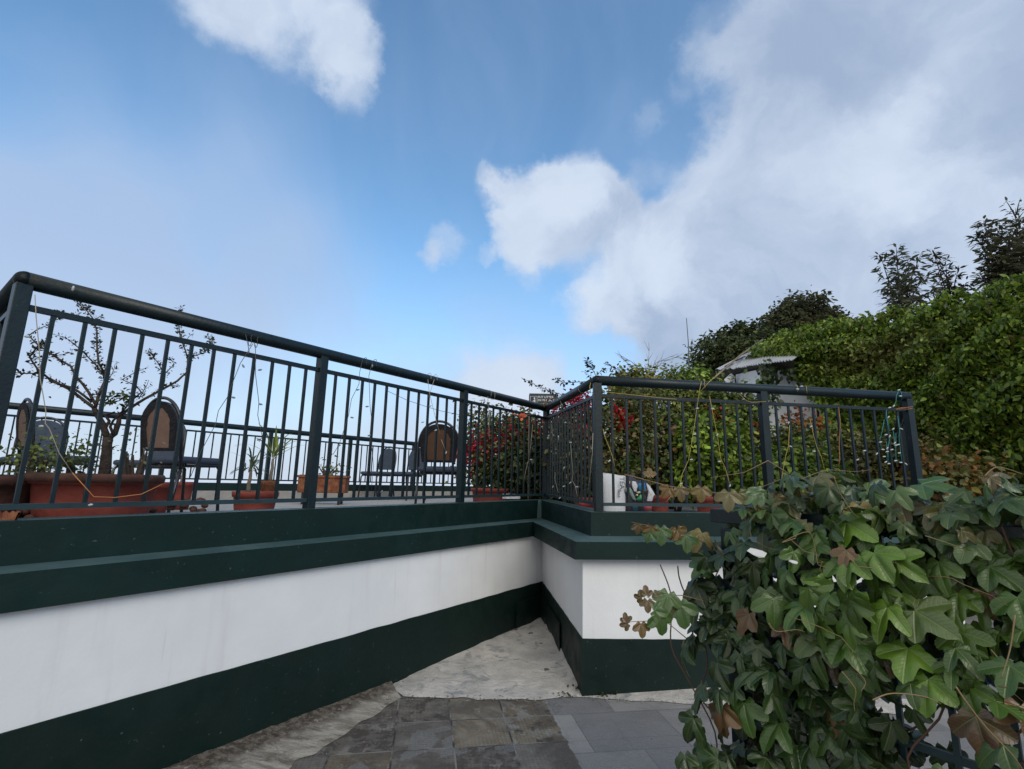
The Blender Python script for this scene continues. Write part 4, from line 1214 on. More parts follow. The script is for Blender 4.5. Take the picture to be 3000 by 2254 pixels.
sprig('dark upright sprig above the outer corner of the railing', [([(1748, 1150), (1745, 1100), (1735, 1080), (1725, 1065), (1718, 1055)], .004, .0015, .1), ([(1745, 1105), (1725, 1100), (1712, 1088)], .002, .0012, 0), ([(1748, 1100), (1762, 1085), (1768, 1078)], .002, .0012, 0)], 5.0, 150, .05)
sprig('reddish sprig curving up right of the outer corner', [([(1830, 1120), (1812, 1095), (1800, 1080), (1785, 1070), (1777, 1062)], .004, .0015, .1)], 5.0, 120, .05, ((.05, .03, .05), (.03, .03, .045)))
# planted mass behind the front railing
G1 = [(.05, .10, .025), (.085, .15, .03), (.035, .07, .022)]
G2 = [(.035, .06, .025), (.06, .085, .035), (.09, .07, .04)]
G3 = [(.09, .16, .03), (.12, .20, .04), (.05, .10, .025)]
bq = lambda x, y: (1760 + x / 4.374, 1040 + y / 4.374)
bush('shrub', 'dark green shrub with one bright red flower cluster behind the outer corner', *bq(260, 1000), 6.0, (.42, .3, .62), 3800, .045, G2, flowers=[([(*bq(270, 850), .045, 90), (*bq(250, 740), .05, 60), (*bq(420, 820), .03, 14)], [(.45, .01, .03), (.38, .015, .05)], .04, 'red_flowers'), ([(*bq(170, 1065), .02, 14), (*bq(250, 1095), .02, 12), (*bq(210, 1060), .02, 8), (*bq(340, 1250), .02, 10)], [(.62, .6, .58)], .035, 'white_flowers')], group='shrubs on the terrace', stems=8)
bush('shrub', 'round topped reddish green shrub above the front railing', *bq(430, 400), 8.6, (.36, .35, .26), 2200, .06, [(.07, .11, .03), (.12, .15, .04), (.10, .07, .035)], group='shrubs on the terrace')
bush('shrub', 'bright light green shrub above the front railing, left of the hut', *bq(1100, 410), 9.5, (.52, .45, .30), 3000, .065, G3, group='shrubs on the terrace')
bush('shrub', 'pale olive feathery shrub behind the left bay of the front railing', *bq(850, 700), 7.4, (.85, .45, .44), 5200, .05, [(.07, .10, .04), (.11, .14, .055), (.045, .07, .03)], group='shrubs on the terrace', stems=8)
bush('shrub', 'dense dark green shrub in the middle of the front railing', *bq(950, 1230), 6.6, (.55, .35, .45), 3300, .055, [(.022, .04, .02), (.04, .06, .025), (.06, .035, .025)], flowers=[([(*bq(1000, 1180), .07, 60)], [(.22, .05, .015)], .05, 'rust_leaves')], group='shrubs on the terrace')
bush('shrub', 'fresh green broad leaved shrub behind the middle post', *bq(1400, 1300), 6.3, (.50, .35, .50), 2600, .065, [(.08, .15, .03), (.05, .10, .025), (.12, .19, .04)], group='shrubs on the terrace')
bush('shrub', 'shrub with rust red leaf clusters left of the second post', *bq(1580, 820), 7.2, (.62, .4, .52), 3400, .06, [(.05, .09, .025), (.09, .14, .035), (.04, .06, .022)], flowers=[([(*bq(1490, 800), .07, 70), (*bq(1990, 960), .06, 50), (*bq(1650, 880), .08, 40)], [(.26, .05, .02), (.2, .09, .03)], .06, 'rust_leaves')], group='shrubs on the terrace')
bush('shrub', 'green shrub with a rusty red top in front of the hut wall', 2375, 1330, 7.2, (.85, .4, .42), 4600, .055, [(.07, .11, .03), (.10, .12, .04), (.04, .07, .022)], flowers=[([(2335, 1228, .08, 90), (2395, 1236, .06, 50), (2230, 1268, .06, 40)], [(.26, .05, .02), (.2, .09, .03)], .06, 'rust_leaves')], group='shrubs on the terrace')
bush('shrub', 'leafy green shrub low behind the right bay of the front railing', 2330, 1420, 5.9, (.62, .35, .36), 3000, .06, [(.06, .12, .03), (.03, .06, .02), (.09, .15, .03)], group='shrubs on the terrace')
bush('shrub', 'brownish shrub under the teal wires at the right end', 2520, 1370, 6.4, (.46, .35, .40), 2200, .05, [(.05, .06, .03), (.08, .08, .04), (.03, .045, .02)], group='shrubs on the terrace')
bush('shrub', 'orange tinged shrub right of the end post', 2690, 1345, 6.2, (.30, .3, .26), 1400, .05, [(.055, .055, .022), (.07, .045, .02), (.04, .06, .02)], group='shrubs on the terrace')
bush('shrub', 'yellow orange leafed shrub at the foot of the ivy wall', 2800, 1400, 4.3, (.30, .2, .13), 900, .05, [(.10, .055, .02), (.08, .075, .025), (.05, .07, .022)], group='shrubs on the terrace')
spiky('leafy_plant', 'young yellow green long leaved plant above the white sack', 1850, 1375, 4.55, 34, .20, [(.10, .16, .03), (.17, .20, .05), (.07, .12, .03)], .016, FZ + .02, .35)

# dense hedge at the back of the garden
def hedge():
    a, b = at(1500, 1400, 9.2), at(2480, 1400, 8.6); a[2] = b[2] = FZ
    root = empty('hedge', tuple(a), 0, 'dense mixed green hedge closing the back of the terrace garden', 'hedge')
    L = b - a; n = 15000; t = RNG.random(n); top = 1.08 + .20 * np.sin(t * 23) + .12 * np.sin(t * 61)
    lo = np.clip(t / .12, 0, 1); top = top * (.55 + .45 * lo)
    z = RNG.random(n) ** .8 * top; dep = RNG.normal(0, .16, n)
    P = L[None] * t[:, None] + np.stack([0 * t, dep, z], 1)
    cols = colvar([(.06, .088, .024), (.085, .115, .03), (.035, .052, .018), (.10, .075, .035)], n, .35)
    patch = np.sin(t * 17 + z * 4) * .3 + 1; cols = np.clip(cols * patch[:, None], .004, 1)
    build_leaves('foliage', P, RNG.normal(0, .5, (n, 3)) + [0, -.7, .6], RNG.normal(0, .7, (n, 3)) + [0, 0, -.6], RNG.uniform(.06, .12, n), cols, leaf_simple(), M['leaf'], root)
    st = MB()
    st.box(tuple(L / 2 + np.array([0, .30, .45])), (np.linalg.norm(L), .25, .9), math.atan2(L[1], L[0]))
    st.build('stems', M['underleaf'], root)
hedge()

# --- distant trees, mist put into their paler, greyer leaf colours
def tree_crown(name, label, px, py, D, rad, n, leaf, cols, zb=0.0, group='trees behind the hut', tmpl=None, per=16, spread=None):
    c = at(px, py, D); root = empty(name, (c[0], c[1], zb), 0, label, 'tree', group)
    lc = np.array([0, 0, c[2] - zb])
    tk = MB(); top = lc + [0, 0, rad[2] * .1]
    limb(tk, (0, 0, 0), top, .22, .10, 6, .05)
    for k in range(9):
        th = 2 * PI * k / 9 + jit(.2); e = lc + np.array([math.cos(th) * rad[0] * .75, math.sin(th) * rad[1] * .75, rad[2] * RNG.uniform(-.1, .7)])
        limb(tk, lc * .75 if False else (lc + [0, 0, -rad[2] * .5]), e, .08, .02, 5, .08)
    tk.build('trunk', M['bark'], root)
    P, N, T, ids = clumps(lc, rad, n // per, per, (spread or leaf * .62,) * 3, (.35, 1.0), .14)
    cc = colvar(cols, len(P), .25); tint = 1 + RNG.normal(0, .3, (ids.max() + 1, 1)); cc = np.clip(cc * tint[ids], .003, .9)
    build_leaves('crown', P, N, T, RNG.uniform(leaf * .6, leaf * 1.2, len(P)), cc, tmpl or leaf_simple(.24), M['leaf_far'], root)
    return root
DKG = [(.065, .085, .042), (.09, .115, .06), (.045, .06, .038)]
tree_crown('round_tree', 'dark dome shaped tree left of and behind the metal roof', 2175, 1075, 21, (1.95, 1.6, 1.85), 15000, .22, DKG)
tree_crown('round_tree', 'larger dark round tree rising highest behind the ivy', 2350, 985, 26, (2.25, 2.0, 2.1), 17000, .27, [(.07, .08, .055), (.10, .105, .07), (.05, .058, .042)])
tree_crown('round_tree', 'brownish low tree joining the round tree above the ivy', 2425, 985, 22, (1.1, 1.0, .95), 7000, .22, [(.05, .042, .028), (.07, .055, .035), (.035, .035, .022)])
def feather_tree(label, px, py_base, D, stems, leaf, cols, group='feathery trees above the ivy'):
    c = at(px, py_base, D); root = empty('feathery_tree', (c[0], c[1], 0.0), 0, label, 'tree', group)
    org = np.array([c[0], c[1], 0.0]); tk = MB(); P = []; T = []
    tk.tube([(0, 0, 0), (0, 0, c[2] * .6), (0, 0, c[2])], [.09, .07, .05], 7)
    for (x0, y0, x1, y1, dd, dens_) in stems:
        a = at(x0, y0, D) - org; b = at(x1, y1, D + dd) - org
        mid = (a + b) / 2 + np.array([0, 0, .06 * np.linalg.norm(b - a)])
        q = [a, a * .5 + mid * .5, mid, mid * .4 + b * .6, b]
        tk.tube(q, [.025, .02, .014, .009, .004], 5)
        for s, e in zip(q[:-1], q[1:]):
            L = np.linalg.norm(e - s); n = int(L * dens_)
            for _ in range(n):
                t = RNG.random(); P.append(s + (e - s) * t); T.append((e - s) / L)
    P = np.array(P); T = np.array(T); n = len(P)
    side = norm(RNG.normal(0, 1, (n, 3)) * [1, 1, .25]); T2 = side * 1.0 + T * .5 + np.array([0, 0, -.25])
    off = side * RNG.uniform(0, .16, (n, 1))
    tk.build('trunk', M['bark'], root)
    build_leaves('leaves', P + off, RNG.normal(0, .4, (n, 3)) + [0, 0, 1], T2, RNG.uniform(leaf * .6, leaf * 1.2, n), colvar(cols, n), leaf_simple(.15, .03, .16), M['leaf_far'], root)
PUR = [(.10, .105, .10), (.12, .12, .12), (.09, .105, .08)]
feather_tree('upright dark feathery tree, leftmost above the ivy', 2640, 915, 13, [(2630, 920, 2578, 745, .2, 80), (2640, 920, 2625, 715, -.3, 90), (2640, 915, 2660, 760, .2, 70), (2645, 910, 2700, 740, .3, 60), (2640, 920, 2590, 840, 0, 80), (2650, 910, 2720, 800, 0, 70), (2640, 925, 2640, 800, .4, 120), (2650, 905, 2750, 850, .2, 80), (2620, 930, 2600, 890, 0, 100)], .22, PUR)
feather_tree('hazy brown feathery tree between the two darker ones', 2790, 880, 15, [(2780, 880, 2730, 730, 0, 60), (2780, 880, 2770, 760, .2, 80), (2790, 880, 2810, 780, .2, 60), (2790, 870, 2840, 830, 0, 120), (2780, 880, 2750, 820, 0, 120), (2800, 870, 2830, 855, 0, 150), (2770, 885, 2760, 850, 0, 160), (2800, 870, 2730, 735, 0, 40)], .20, [(.06, .052, .042), (.075, .06, .045), (.04, .04, .035)])
feather_tree('tall dense dark feathery tree at the right edge', 2930, 850, 14, [(2930, 850, 2880, 645, 0, 130), (2930, 850, 2865, 690, .3, 130), (2940, 850, 2920, 650, .2, 150), (2950, 850, 2990, 640, .2, 150), (2940, 850, 3060, 630, .2, 150), (2930, 860, 2890, 760, 0, 160), (2950, 850, 2960, 700, -.2, 200), (2960, 850, 3010, 720, -.2, 200), (2900, 860, 2870, 800, 0, 140), (2960, 860, 3080, 760, 0, 180), (2950, 850, 2935, 750, -.3, 220), (2980, 850, 2990, 780, -.3, 220)], .24, [(.08, .09, .07), (.11, .115, .09), (.09, .09, .09)])
feather_tree('thin bare feathery branch highest at the right edge', 2985, 700, 14.5, [(2980, 700, 2975, 610, 0, 14), (2978, 640, 2945, 585, 0, 22), (2978, 630, 2990, 580, 0, 18), (2975, 660, 2940, 640, 0, 16), (2980, 650, 3000, 620, 0, 16)], .20, [(.08, .10, .12)])
def bare_twigs(label, base, D, curves):
    c = at(*base, D); root = empty('bare_grass_tree', (c[0], c[1], FZ), 0, label, 'tree'); org = np.array([c[0], c[1], FZ]); m_ = MB()
    m_.tube([(0, 0, 0), c - org], [.02, .012], 6)
    for L in curves:
        q = [at(x, y, D) - org for x, y in L]; m_.tube(q, [.010 - .006 * i / (len(q) - 1) for i in range(len(q))], 5)
        for a, b in zip(q[:-1], q[1:]):
            for _ in range(3):
                s = a + (b - a) * RNG.random(); e = s + norm(b - a) * .22 + np.array([jit(.08), jit(.08), -.02 + jit(.05)])
                m_.tube([s, e], [.006, .003], 4)
    m_.build('twigs', mat('pale_twig', (.20, .22, .24), .8), root)
bare_twigs('pale leafless wispy tree against the sky above the front railing', (1905, 1110), 12, [
    [(1905, 1110), (1900, 1060), (1902, 1020)], [(1905, 1105), (1930, 1060), (1965, 1045), (2005, 1052)], [(1905, 1110), (1925, 1075), (1955, 1055), (1990, 1045)],
    [(1903, 1090), (1880, 1075), (1845, 1070), (1818, 1045)], [(1905, 1100), (1915, 1070), (1940, 1050)], [(1908, 1112), (1940, 1090), (1975, 1080)], [(1890, 1100), (1850, 1060), (1815, 1040)]])
# thin mast
pm = at(2018, 1072, 15)
ms_ = at(2011, 932, 15)
MBm = MB().tube([(pm[0], pm[1], FZ), pm, (pm + ms_) / 2 + [.02, 0, 0], ms_], [.02, .018, .014, .010], 6)
tag(MBm.build('thin_pole', mat('pole_grey', (.06, .06, .07), .6)), 'thin dark pole standing alone against the cloud', 'pole')

# --- hut
def hut():
    D = 11.0
    root = empty('hut', (0, 0, 0), 0, 'white hut with a sloping metal sheet roof half covered by ivy', 'hut')
    W = M['hutwhite']
    hq = lambda x, y: (2050 + x / 3.958, 830 + y / 3.958)
    P = lambda x, y, d: at(*hq(x, y), d)
    # walls: front-left face and right face meeting below the eave
    a = P(330, 1110, 11.2); b = P(700, 1010, 10.2); c = P(1400, 1010, 9.2)
    def wall(p, q, z1, z0, m_, name, th=.12):
        mb = MB(); p2 = np.array([p[0], p[1], 0]); q2 = np.array([q[0], q[1], 0]); d = norm(q2 - p2); n = np.array([-d[1], d[0], 0])
        if n[1] < 0: n = -n
        vs = [p2 + [0, 0, z0], q2 + [0, 0, z0], q2 + [0, 0, z1[1]], p2 + [0, 0, z1[0]]]; vs += [v + n * th for v in vs]
        mb.add(vs, [(0, 1, 2, 3), (7, 6, 5, 4), (0, 4, 5, 1), (1, 5, 6, 2), (2, 6, 7, 3), (3, 7, 4, 0)]); return mb.build(name, m_, root)
    wall(P(420, 1100, 11.2), P(700, 1100, 10.2), (P(420, 1060, 11.2)[2], P(700, 1000, 10.2)[2]), 2.13, W, 'wall')
    wall(P(704, 1100, 10.2), P(1400, 1100, 9.6), (P(700, 1000, 10.2)[2], P(1400, 960, 9.6)[2]), FZ, W, 'wall')
    # open bay with a white post; a dark sheet stands for its shade
    wall(P(330, 1300, 12.2), P(704, 1300, 11.8), (P(330, 1150, 12.2)[2], P(704, 1150, 11.8)[2]), FZ, M['wood_shade'], 'bay_shade')
    pp = P(355, 1300, 11.2); MB().box((pp[0], pp[1], (FZ + P(355, 1110, 11.2)[2]) / 2), (.17, .17, P(355, 1110, 11.2)[2] - FZ)).build('porch_post', W, root)
    MB().bar(P(300, 1150, 11.1), P(385, 1075, 11.1), .08, .13).build('white_brace', W, root)
    # roof sheets
    e0, e1, e2, e3 = P(180, 1000, 11.6), P(420, 980, 10.9), P(680, 935, 10.0), P(1070, 885, 9.0)
    t1, t2, t3 = P(600, 790, 12.2), P(760, 800, 11.8), P(1200, 800, 11.0)
    rf = MB()
    def sheet(p, q, r_, s_, n):
        # corrugated from eave p-q up to ridge s-r
        vs = []; fs = []; k = n * 4
        nn = norm(np.cross(q - p, s_ - p));
        if nn[2] < 0: nn = -nn
        for i in range(k + 1):
            t = i / k; h_ = .018 * math.sin(t * n * 2 * PI); jag = .05 * (int(t * n / 2.5) % 2)
            A = p + (q - p) * t; B = s_ + (r_ - s_) * t; A = A + norm(A - B) * jag
            vs += [A + nn * h_, B + nn * h_]
        for i in range(k): fs.append((2 * i, 2 * i + 2, 2 * i + 3, 2 * i + 1))
        rf.add(vs, fs, False)
    sheet(e0, e1, t1 + [.02, 0, 0], t1, 3); sheet(e1, e2, t2, t1, 10); sheet(e2, e3, t3, t2, 12)
    o = rf.build('metal_roof', M['zinc'], root); md = o.modifiers.new('thick', 'SOLIDIFY'); md.thickness = .012
    # dark gap lines between sheets
    gl = MB(); gl.bar(P(300, 990, 11.2) + [0, 0, .05], P(380, 945, 11.5) + [0, 0, .05], .05, .02).bar(P(420, 930, 11.3) + [0, 0, .06], P(520, 880, 11.6) + [0, 0, .06], .05, .02).bar(P(560, 878, 11.4) + [0, 0, .06], P(655, 835, 11.7) + [0, 0, .06], .05, .02)
    gl.build('sheet_gap', M['ink'], root)
    # boarded soffit, its dark colour holding the shadow under the eave
    sf = MB(); dn = np.array([0, 0, -.10]); bk = np.array([0, .0, 0])
    b0, b1, b2, b3 = P(130, 1130, 12.6), P(420, 1050, 11.3), P(700, 1000, 10.3), P(1100, 980, 9.5)
    sf.add([e0 + [0, 0, -.03], e1 + [0, 0, -.03], e2 + [0, 0, -.03], e3 + [0, 0, -.03], b3, b2, b1, b0], [(0, 7, 6, 1), (1, 6, 5, 2), (2, 5, 4, 3)])
    sf.build('soffit', M['wood_shade'], root)
    # slanting pole
    a, b = P(60, 1180, 10.4), P(245, 1030, 10.8)
    pole = MB().tube([P(60, 1190, 10.4), P(245, 1030, 10.8), P(480, 830, 11.4), P(730, 655, 12.2)], .022, 8)
    tag(pole.build('bamboo_pole', M['palebark']), 'pale slanting pole leaning past the end of the metal roof', 'pole')
    # a few creepers on the wall
    PP = []
    for (x, y, n_, s1_, s2_) in ((770, 1060, 60, .09, .14), (800, 1130, 40, .10, .06), (980, 985, 70, .25, .05), (1060, 1060, 40, .10, .12), (760, 1290, 24, .08, .08), (1330, 1300, 30, .10, .06), (870, 1330, 12, .03, .08)):
        ctr = P(x, y, 9.75)
        PP.append(ctr + RNG.normal(0, 1, (n_, 3)) * [s1_, .05, s2_])
    PP = np.concatenate(PP); n = len(PP)
    cr = build_leaves('wall_creeper', PP, RNG.normal(0, .4, (n, 3)) + [-.3, -1, .4], RNG.normal(0, .6, (n, 3)) + [0, 0, -1], RNG.uniform(.07, .13, n), colvar([(.03, .06, .02), (.05, .09, .03), (.02, .035, .018)], n), leaf_simple(), M['leaf'])
    tag(cr, 'small green creeper hanging on the white hut wall under the eave', 'creeper')
hut()

# --- ivy covered building on the right
def ivy():
    # crest seen from left to right, with depth
    crest = [(2200, 1048, 11.3), (2217, 1025, 11.4), (2309, 980, 11.2), (2411, 959, 10.6), (2514, 938, 9.9), (2606, 925, 9.2), (2677, 898, 8.7), (2769, 877, 8.1), (2871, 849, 7.55), (3000, 816, 6.9), (3200, 770, 6.2), (3500, 690, 5.4)]
    C = [at(*c) for c in crest]
    # outer face foot line: same plan, pulled towards the camera
    lower = [(2205, 1046, 11.2), (2262, 1036, 10.9), (2310, 1046, 10.3), (2345, 1066, 9.8), (2368, 1120, 9.4), (2420, 1200, 9.0), (2500, 1400, 8.5), (2640, 1460, 7.7), (2750, 1480, 7.1), (2860, 1500, 6.55), (3000, 1520, 6.0), (3200, 1560, 5.4), (3500, 1600, 4.8)]
    Lo = [at(*c) for c in lower]
    NS, NT_ = 110, 46
    def samp(L, t):
        k = t * (len(L) - 1); i = min(int(k), len(L) - 2); f = k - i; return L[i] * (1 - f) + L[i + 1] * f
    G = np.zeros((NS + 1, NT_ + 1, 3))
    for i in range(NS + 1):
        a = samp(C, i / NS); b = samp(Lo, i / NS)
        for j in range(NT_ + 1):
            t = j / NT_
            # dome like profile: the top bulges outwards and upwards
            p = a + (b - a) * t
            tp_ = min(1.0, max(0, (i / NS - .12)) * 4); bul = math.sin(PI * min(1, t * 1.15)) * .45 * tp_
            outd = np.array([-.80, -.60, 0]); outd /= np.linalg.norm(outd)
            p = p + outd * bul + np.array([0, 0, .16 * tp_ * math.sin(PI * t) ** 1.3])
            p = p + outd * (.10 * math.sin(i * .35 + j * .5) + .08 * math.sin(i * .9 - j * .8)) * (.2 + .8 * tp_)
            G[i, j] = p
    # back slope of the crest so that it has body
    back = G[:, 0] + np.array([1.4, 1.6, -.5])
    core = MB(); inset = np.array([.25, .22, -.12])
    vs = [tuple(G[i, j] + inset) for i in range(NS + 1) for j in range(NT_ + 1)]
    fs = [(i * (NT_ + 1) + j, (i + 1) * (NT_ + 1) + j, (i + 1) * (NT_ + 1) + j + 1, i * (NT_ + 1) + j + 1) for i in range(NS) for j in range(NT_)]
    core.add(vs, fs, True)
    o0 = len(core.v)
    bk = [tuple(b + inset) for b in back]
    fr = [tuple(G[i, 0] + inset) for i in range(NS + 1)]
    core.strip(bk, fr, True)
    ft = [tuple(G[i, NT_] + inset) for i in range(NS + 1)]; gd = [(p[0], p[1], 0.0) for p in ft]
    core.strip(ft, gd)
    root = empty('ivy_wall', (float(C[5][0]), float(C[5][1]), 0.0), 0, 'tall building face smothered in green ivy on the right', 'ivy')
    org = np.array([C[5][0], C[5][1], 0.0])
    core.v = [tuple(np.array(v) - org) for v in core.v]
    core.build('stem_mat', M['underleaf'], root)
    # normals
    gu = np.gradient(G, axis=0); gv = np.gradient(G, axis=1); NN = norm(np.cross(gu, gv))
    NN[NN[..., 1] > .2] *= -1
    area = np.linalg.norm(np.cross(gu, gv), axis=-1)[:-1, :-1].ravel(); pr = area / area.sum()
    n = 46000
    idx = RNG.choice(NS * NT_, n, p=pr); ii, jj = idx // NT_, idx % NT_
    fu, fv = RNG.random(n)[:, None], RNG.random(n)[:, None]
    P = G[ii, jj] * (1 - fu) * (1 - fv) + G[ii + 1, jj] * fu * (1 - fv) + G[ii, jj + 1] * (1 - fu) * fv + G[ii + 1, jj + 1] * fu * fv
    Nr = NN[ii, jj]
    lump = np.sin(P[:, 0] * 4.1 + P[:, 2] * 3.3) + np.sin(P[:, 1] * 3.7 - P[:, 2] * 5.1) + np.sin(P[:, 1] * 9 + P[:, 2] * 8)
    dep = RNG.uniform(-.16, .03, n) + .02 * lump
    P = P + Nr * dep[:, None] - org
    Nl = Nr * .65 + np.array([0, 0, .55]) + RNG.normal(0, .38, (n, 3))
    T = np.array([-.3, -.3, -.9]) + RNG.normal(0, .45, (n, 3))
    cols = colvar([(.11, .18, .026), (.155, .23, .034), (.07, .12, .02), (.21, .26, .045), (.15, .12, .055)], n, .28, [.32, .30, .24, .11, .03])
    # a browner patch near the top right, greener towards the left
    bx = (P + org)
    brown = np.exp(-(((bx[:, 1] - 8.3) / .9) ** 2 + ((bx[:, 2] - 3.55) / .35) ** 2)) * .6
    cols = cols * (1 - brown[:, None]) + np.array([.12, .095, .05]) * brown[:, None]
    build_leaves('leaves', P, Nl, T, RNG.uniform(.06, .115, n), cols, leaf_simple(.27, .09, .16), M['leaf'], root)
    # fringe over the roof edge
    P2 = []
    for (x, y, d, s, k) in ((2235, 1022, 11.0, .10, 120), (2285, 1026, 10.7, .10, 140), (2340, 1042, 10.2, .08, 110), (2366, 1085, 9.6, .09, 130), (2398, 1140, 9.3, .09, 150), (2440, 1200, 9.0, .10, 160), (2450, 1260, 8.7, .2, 220), (2500, 1330, 8.4, .25, 260)):
        P2.append(at(x, y, d) + RNG.normal(0, 1, (k, 3)) * s - org)
    P2 = np.concatenate(P2); n = len(P2)
    build_leaves('fringe', P2, RNG.normal(0, .5, (n, 3)) + [-.4, -.7, .5], RNG.normal(0, .5, (n, 3)) + [0, 0, -1], RNG.uniform(.07, .12, n), colvar([(.11, .18, .026), (.155, .23, .034), (.07, .12, .02)], n), leaf_simple(.32, .07, .14), M['leaf'], root)
ivy()

# ------------------------------------------------------------------ vine covered fence in the foreground
FA = np.array([.80, 1.98]); FE = norm(np.array([.60, -.80])); FN = np.array([FE[1], -FE[0]]);
if FN[1] > 0: FN = -FN                                     # towards the camera
def fz(s, w, z): return np.array([*(FA + FE * s + FN * w), z])
def fence():
    root = empty('garden_fence', (*FA, 0), 0, 'dark green metal fence buried in the big leaved vine', 'fence')
    org = np.array([*FA, 0]); L = lambda p: np.array(p) - org
    zt = at(2130, 1512, FA[1])[2]
    MB().bar(L(fz(-.03, 0, zt)), L(fz(2.6, 0, zt)), .05, .05).build('top_rail', M['rail'], root, bevel=.003)
    MB().bar(L(fz(0, 0, .12)), L(fz(2.6, 0, .12)), .03, .03).build('bottom_rail', M['rail'], root)
    MB().bar(L(fz(0, 0, .60)), L(fz(2.6, 0, .60)), .012, .02).build('mid_rail', M['rail_dark'], root)
    for s in (.03, 1.25, 2.5):
        MB().box(L(fz(s, 0, zt / 2 - .02)), (.045, .045, zt - .045), math.atan2(FE[1], FE[0])).build('post', M['rail'], root, bevel=.003)
    for i in range(1, 22):
        if i in (10, 20): continue
        MB().box(L(fz(.03 + i * .12, 0, (zt + .12) / 2)), (.014, .014, zt - .17), math.atan2(FE[1], FE[0])).build('baluster', M['rail_dark'], root)
    return zt
ZT = fence()
def smooth(q, m=4):
    q = np.array(q); o = []
    for i in range(len(q) - 1):
        p0, p1, p2, p3 = q[max(i - 1, 0)], q[i], q[i + 1], q[min(i + 2, len(q) - 1)]
        for k in range(m):
            t = k / m; o.append(.5 * (2 * p1 + (p2 - p0) * t + (2 * p0 - 5 * p1 + 4 * p2 - p3) * t * t + (3 * p1 - p0 - 3 * p2 + p3) * t ** 3))
    o.append(q[-1]); return o
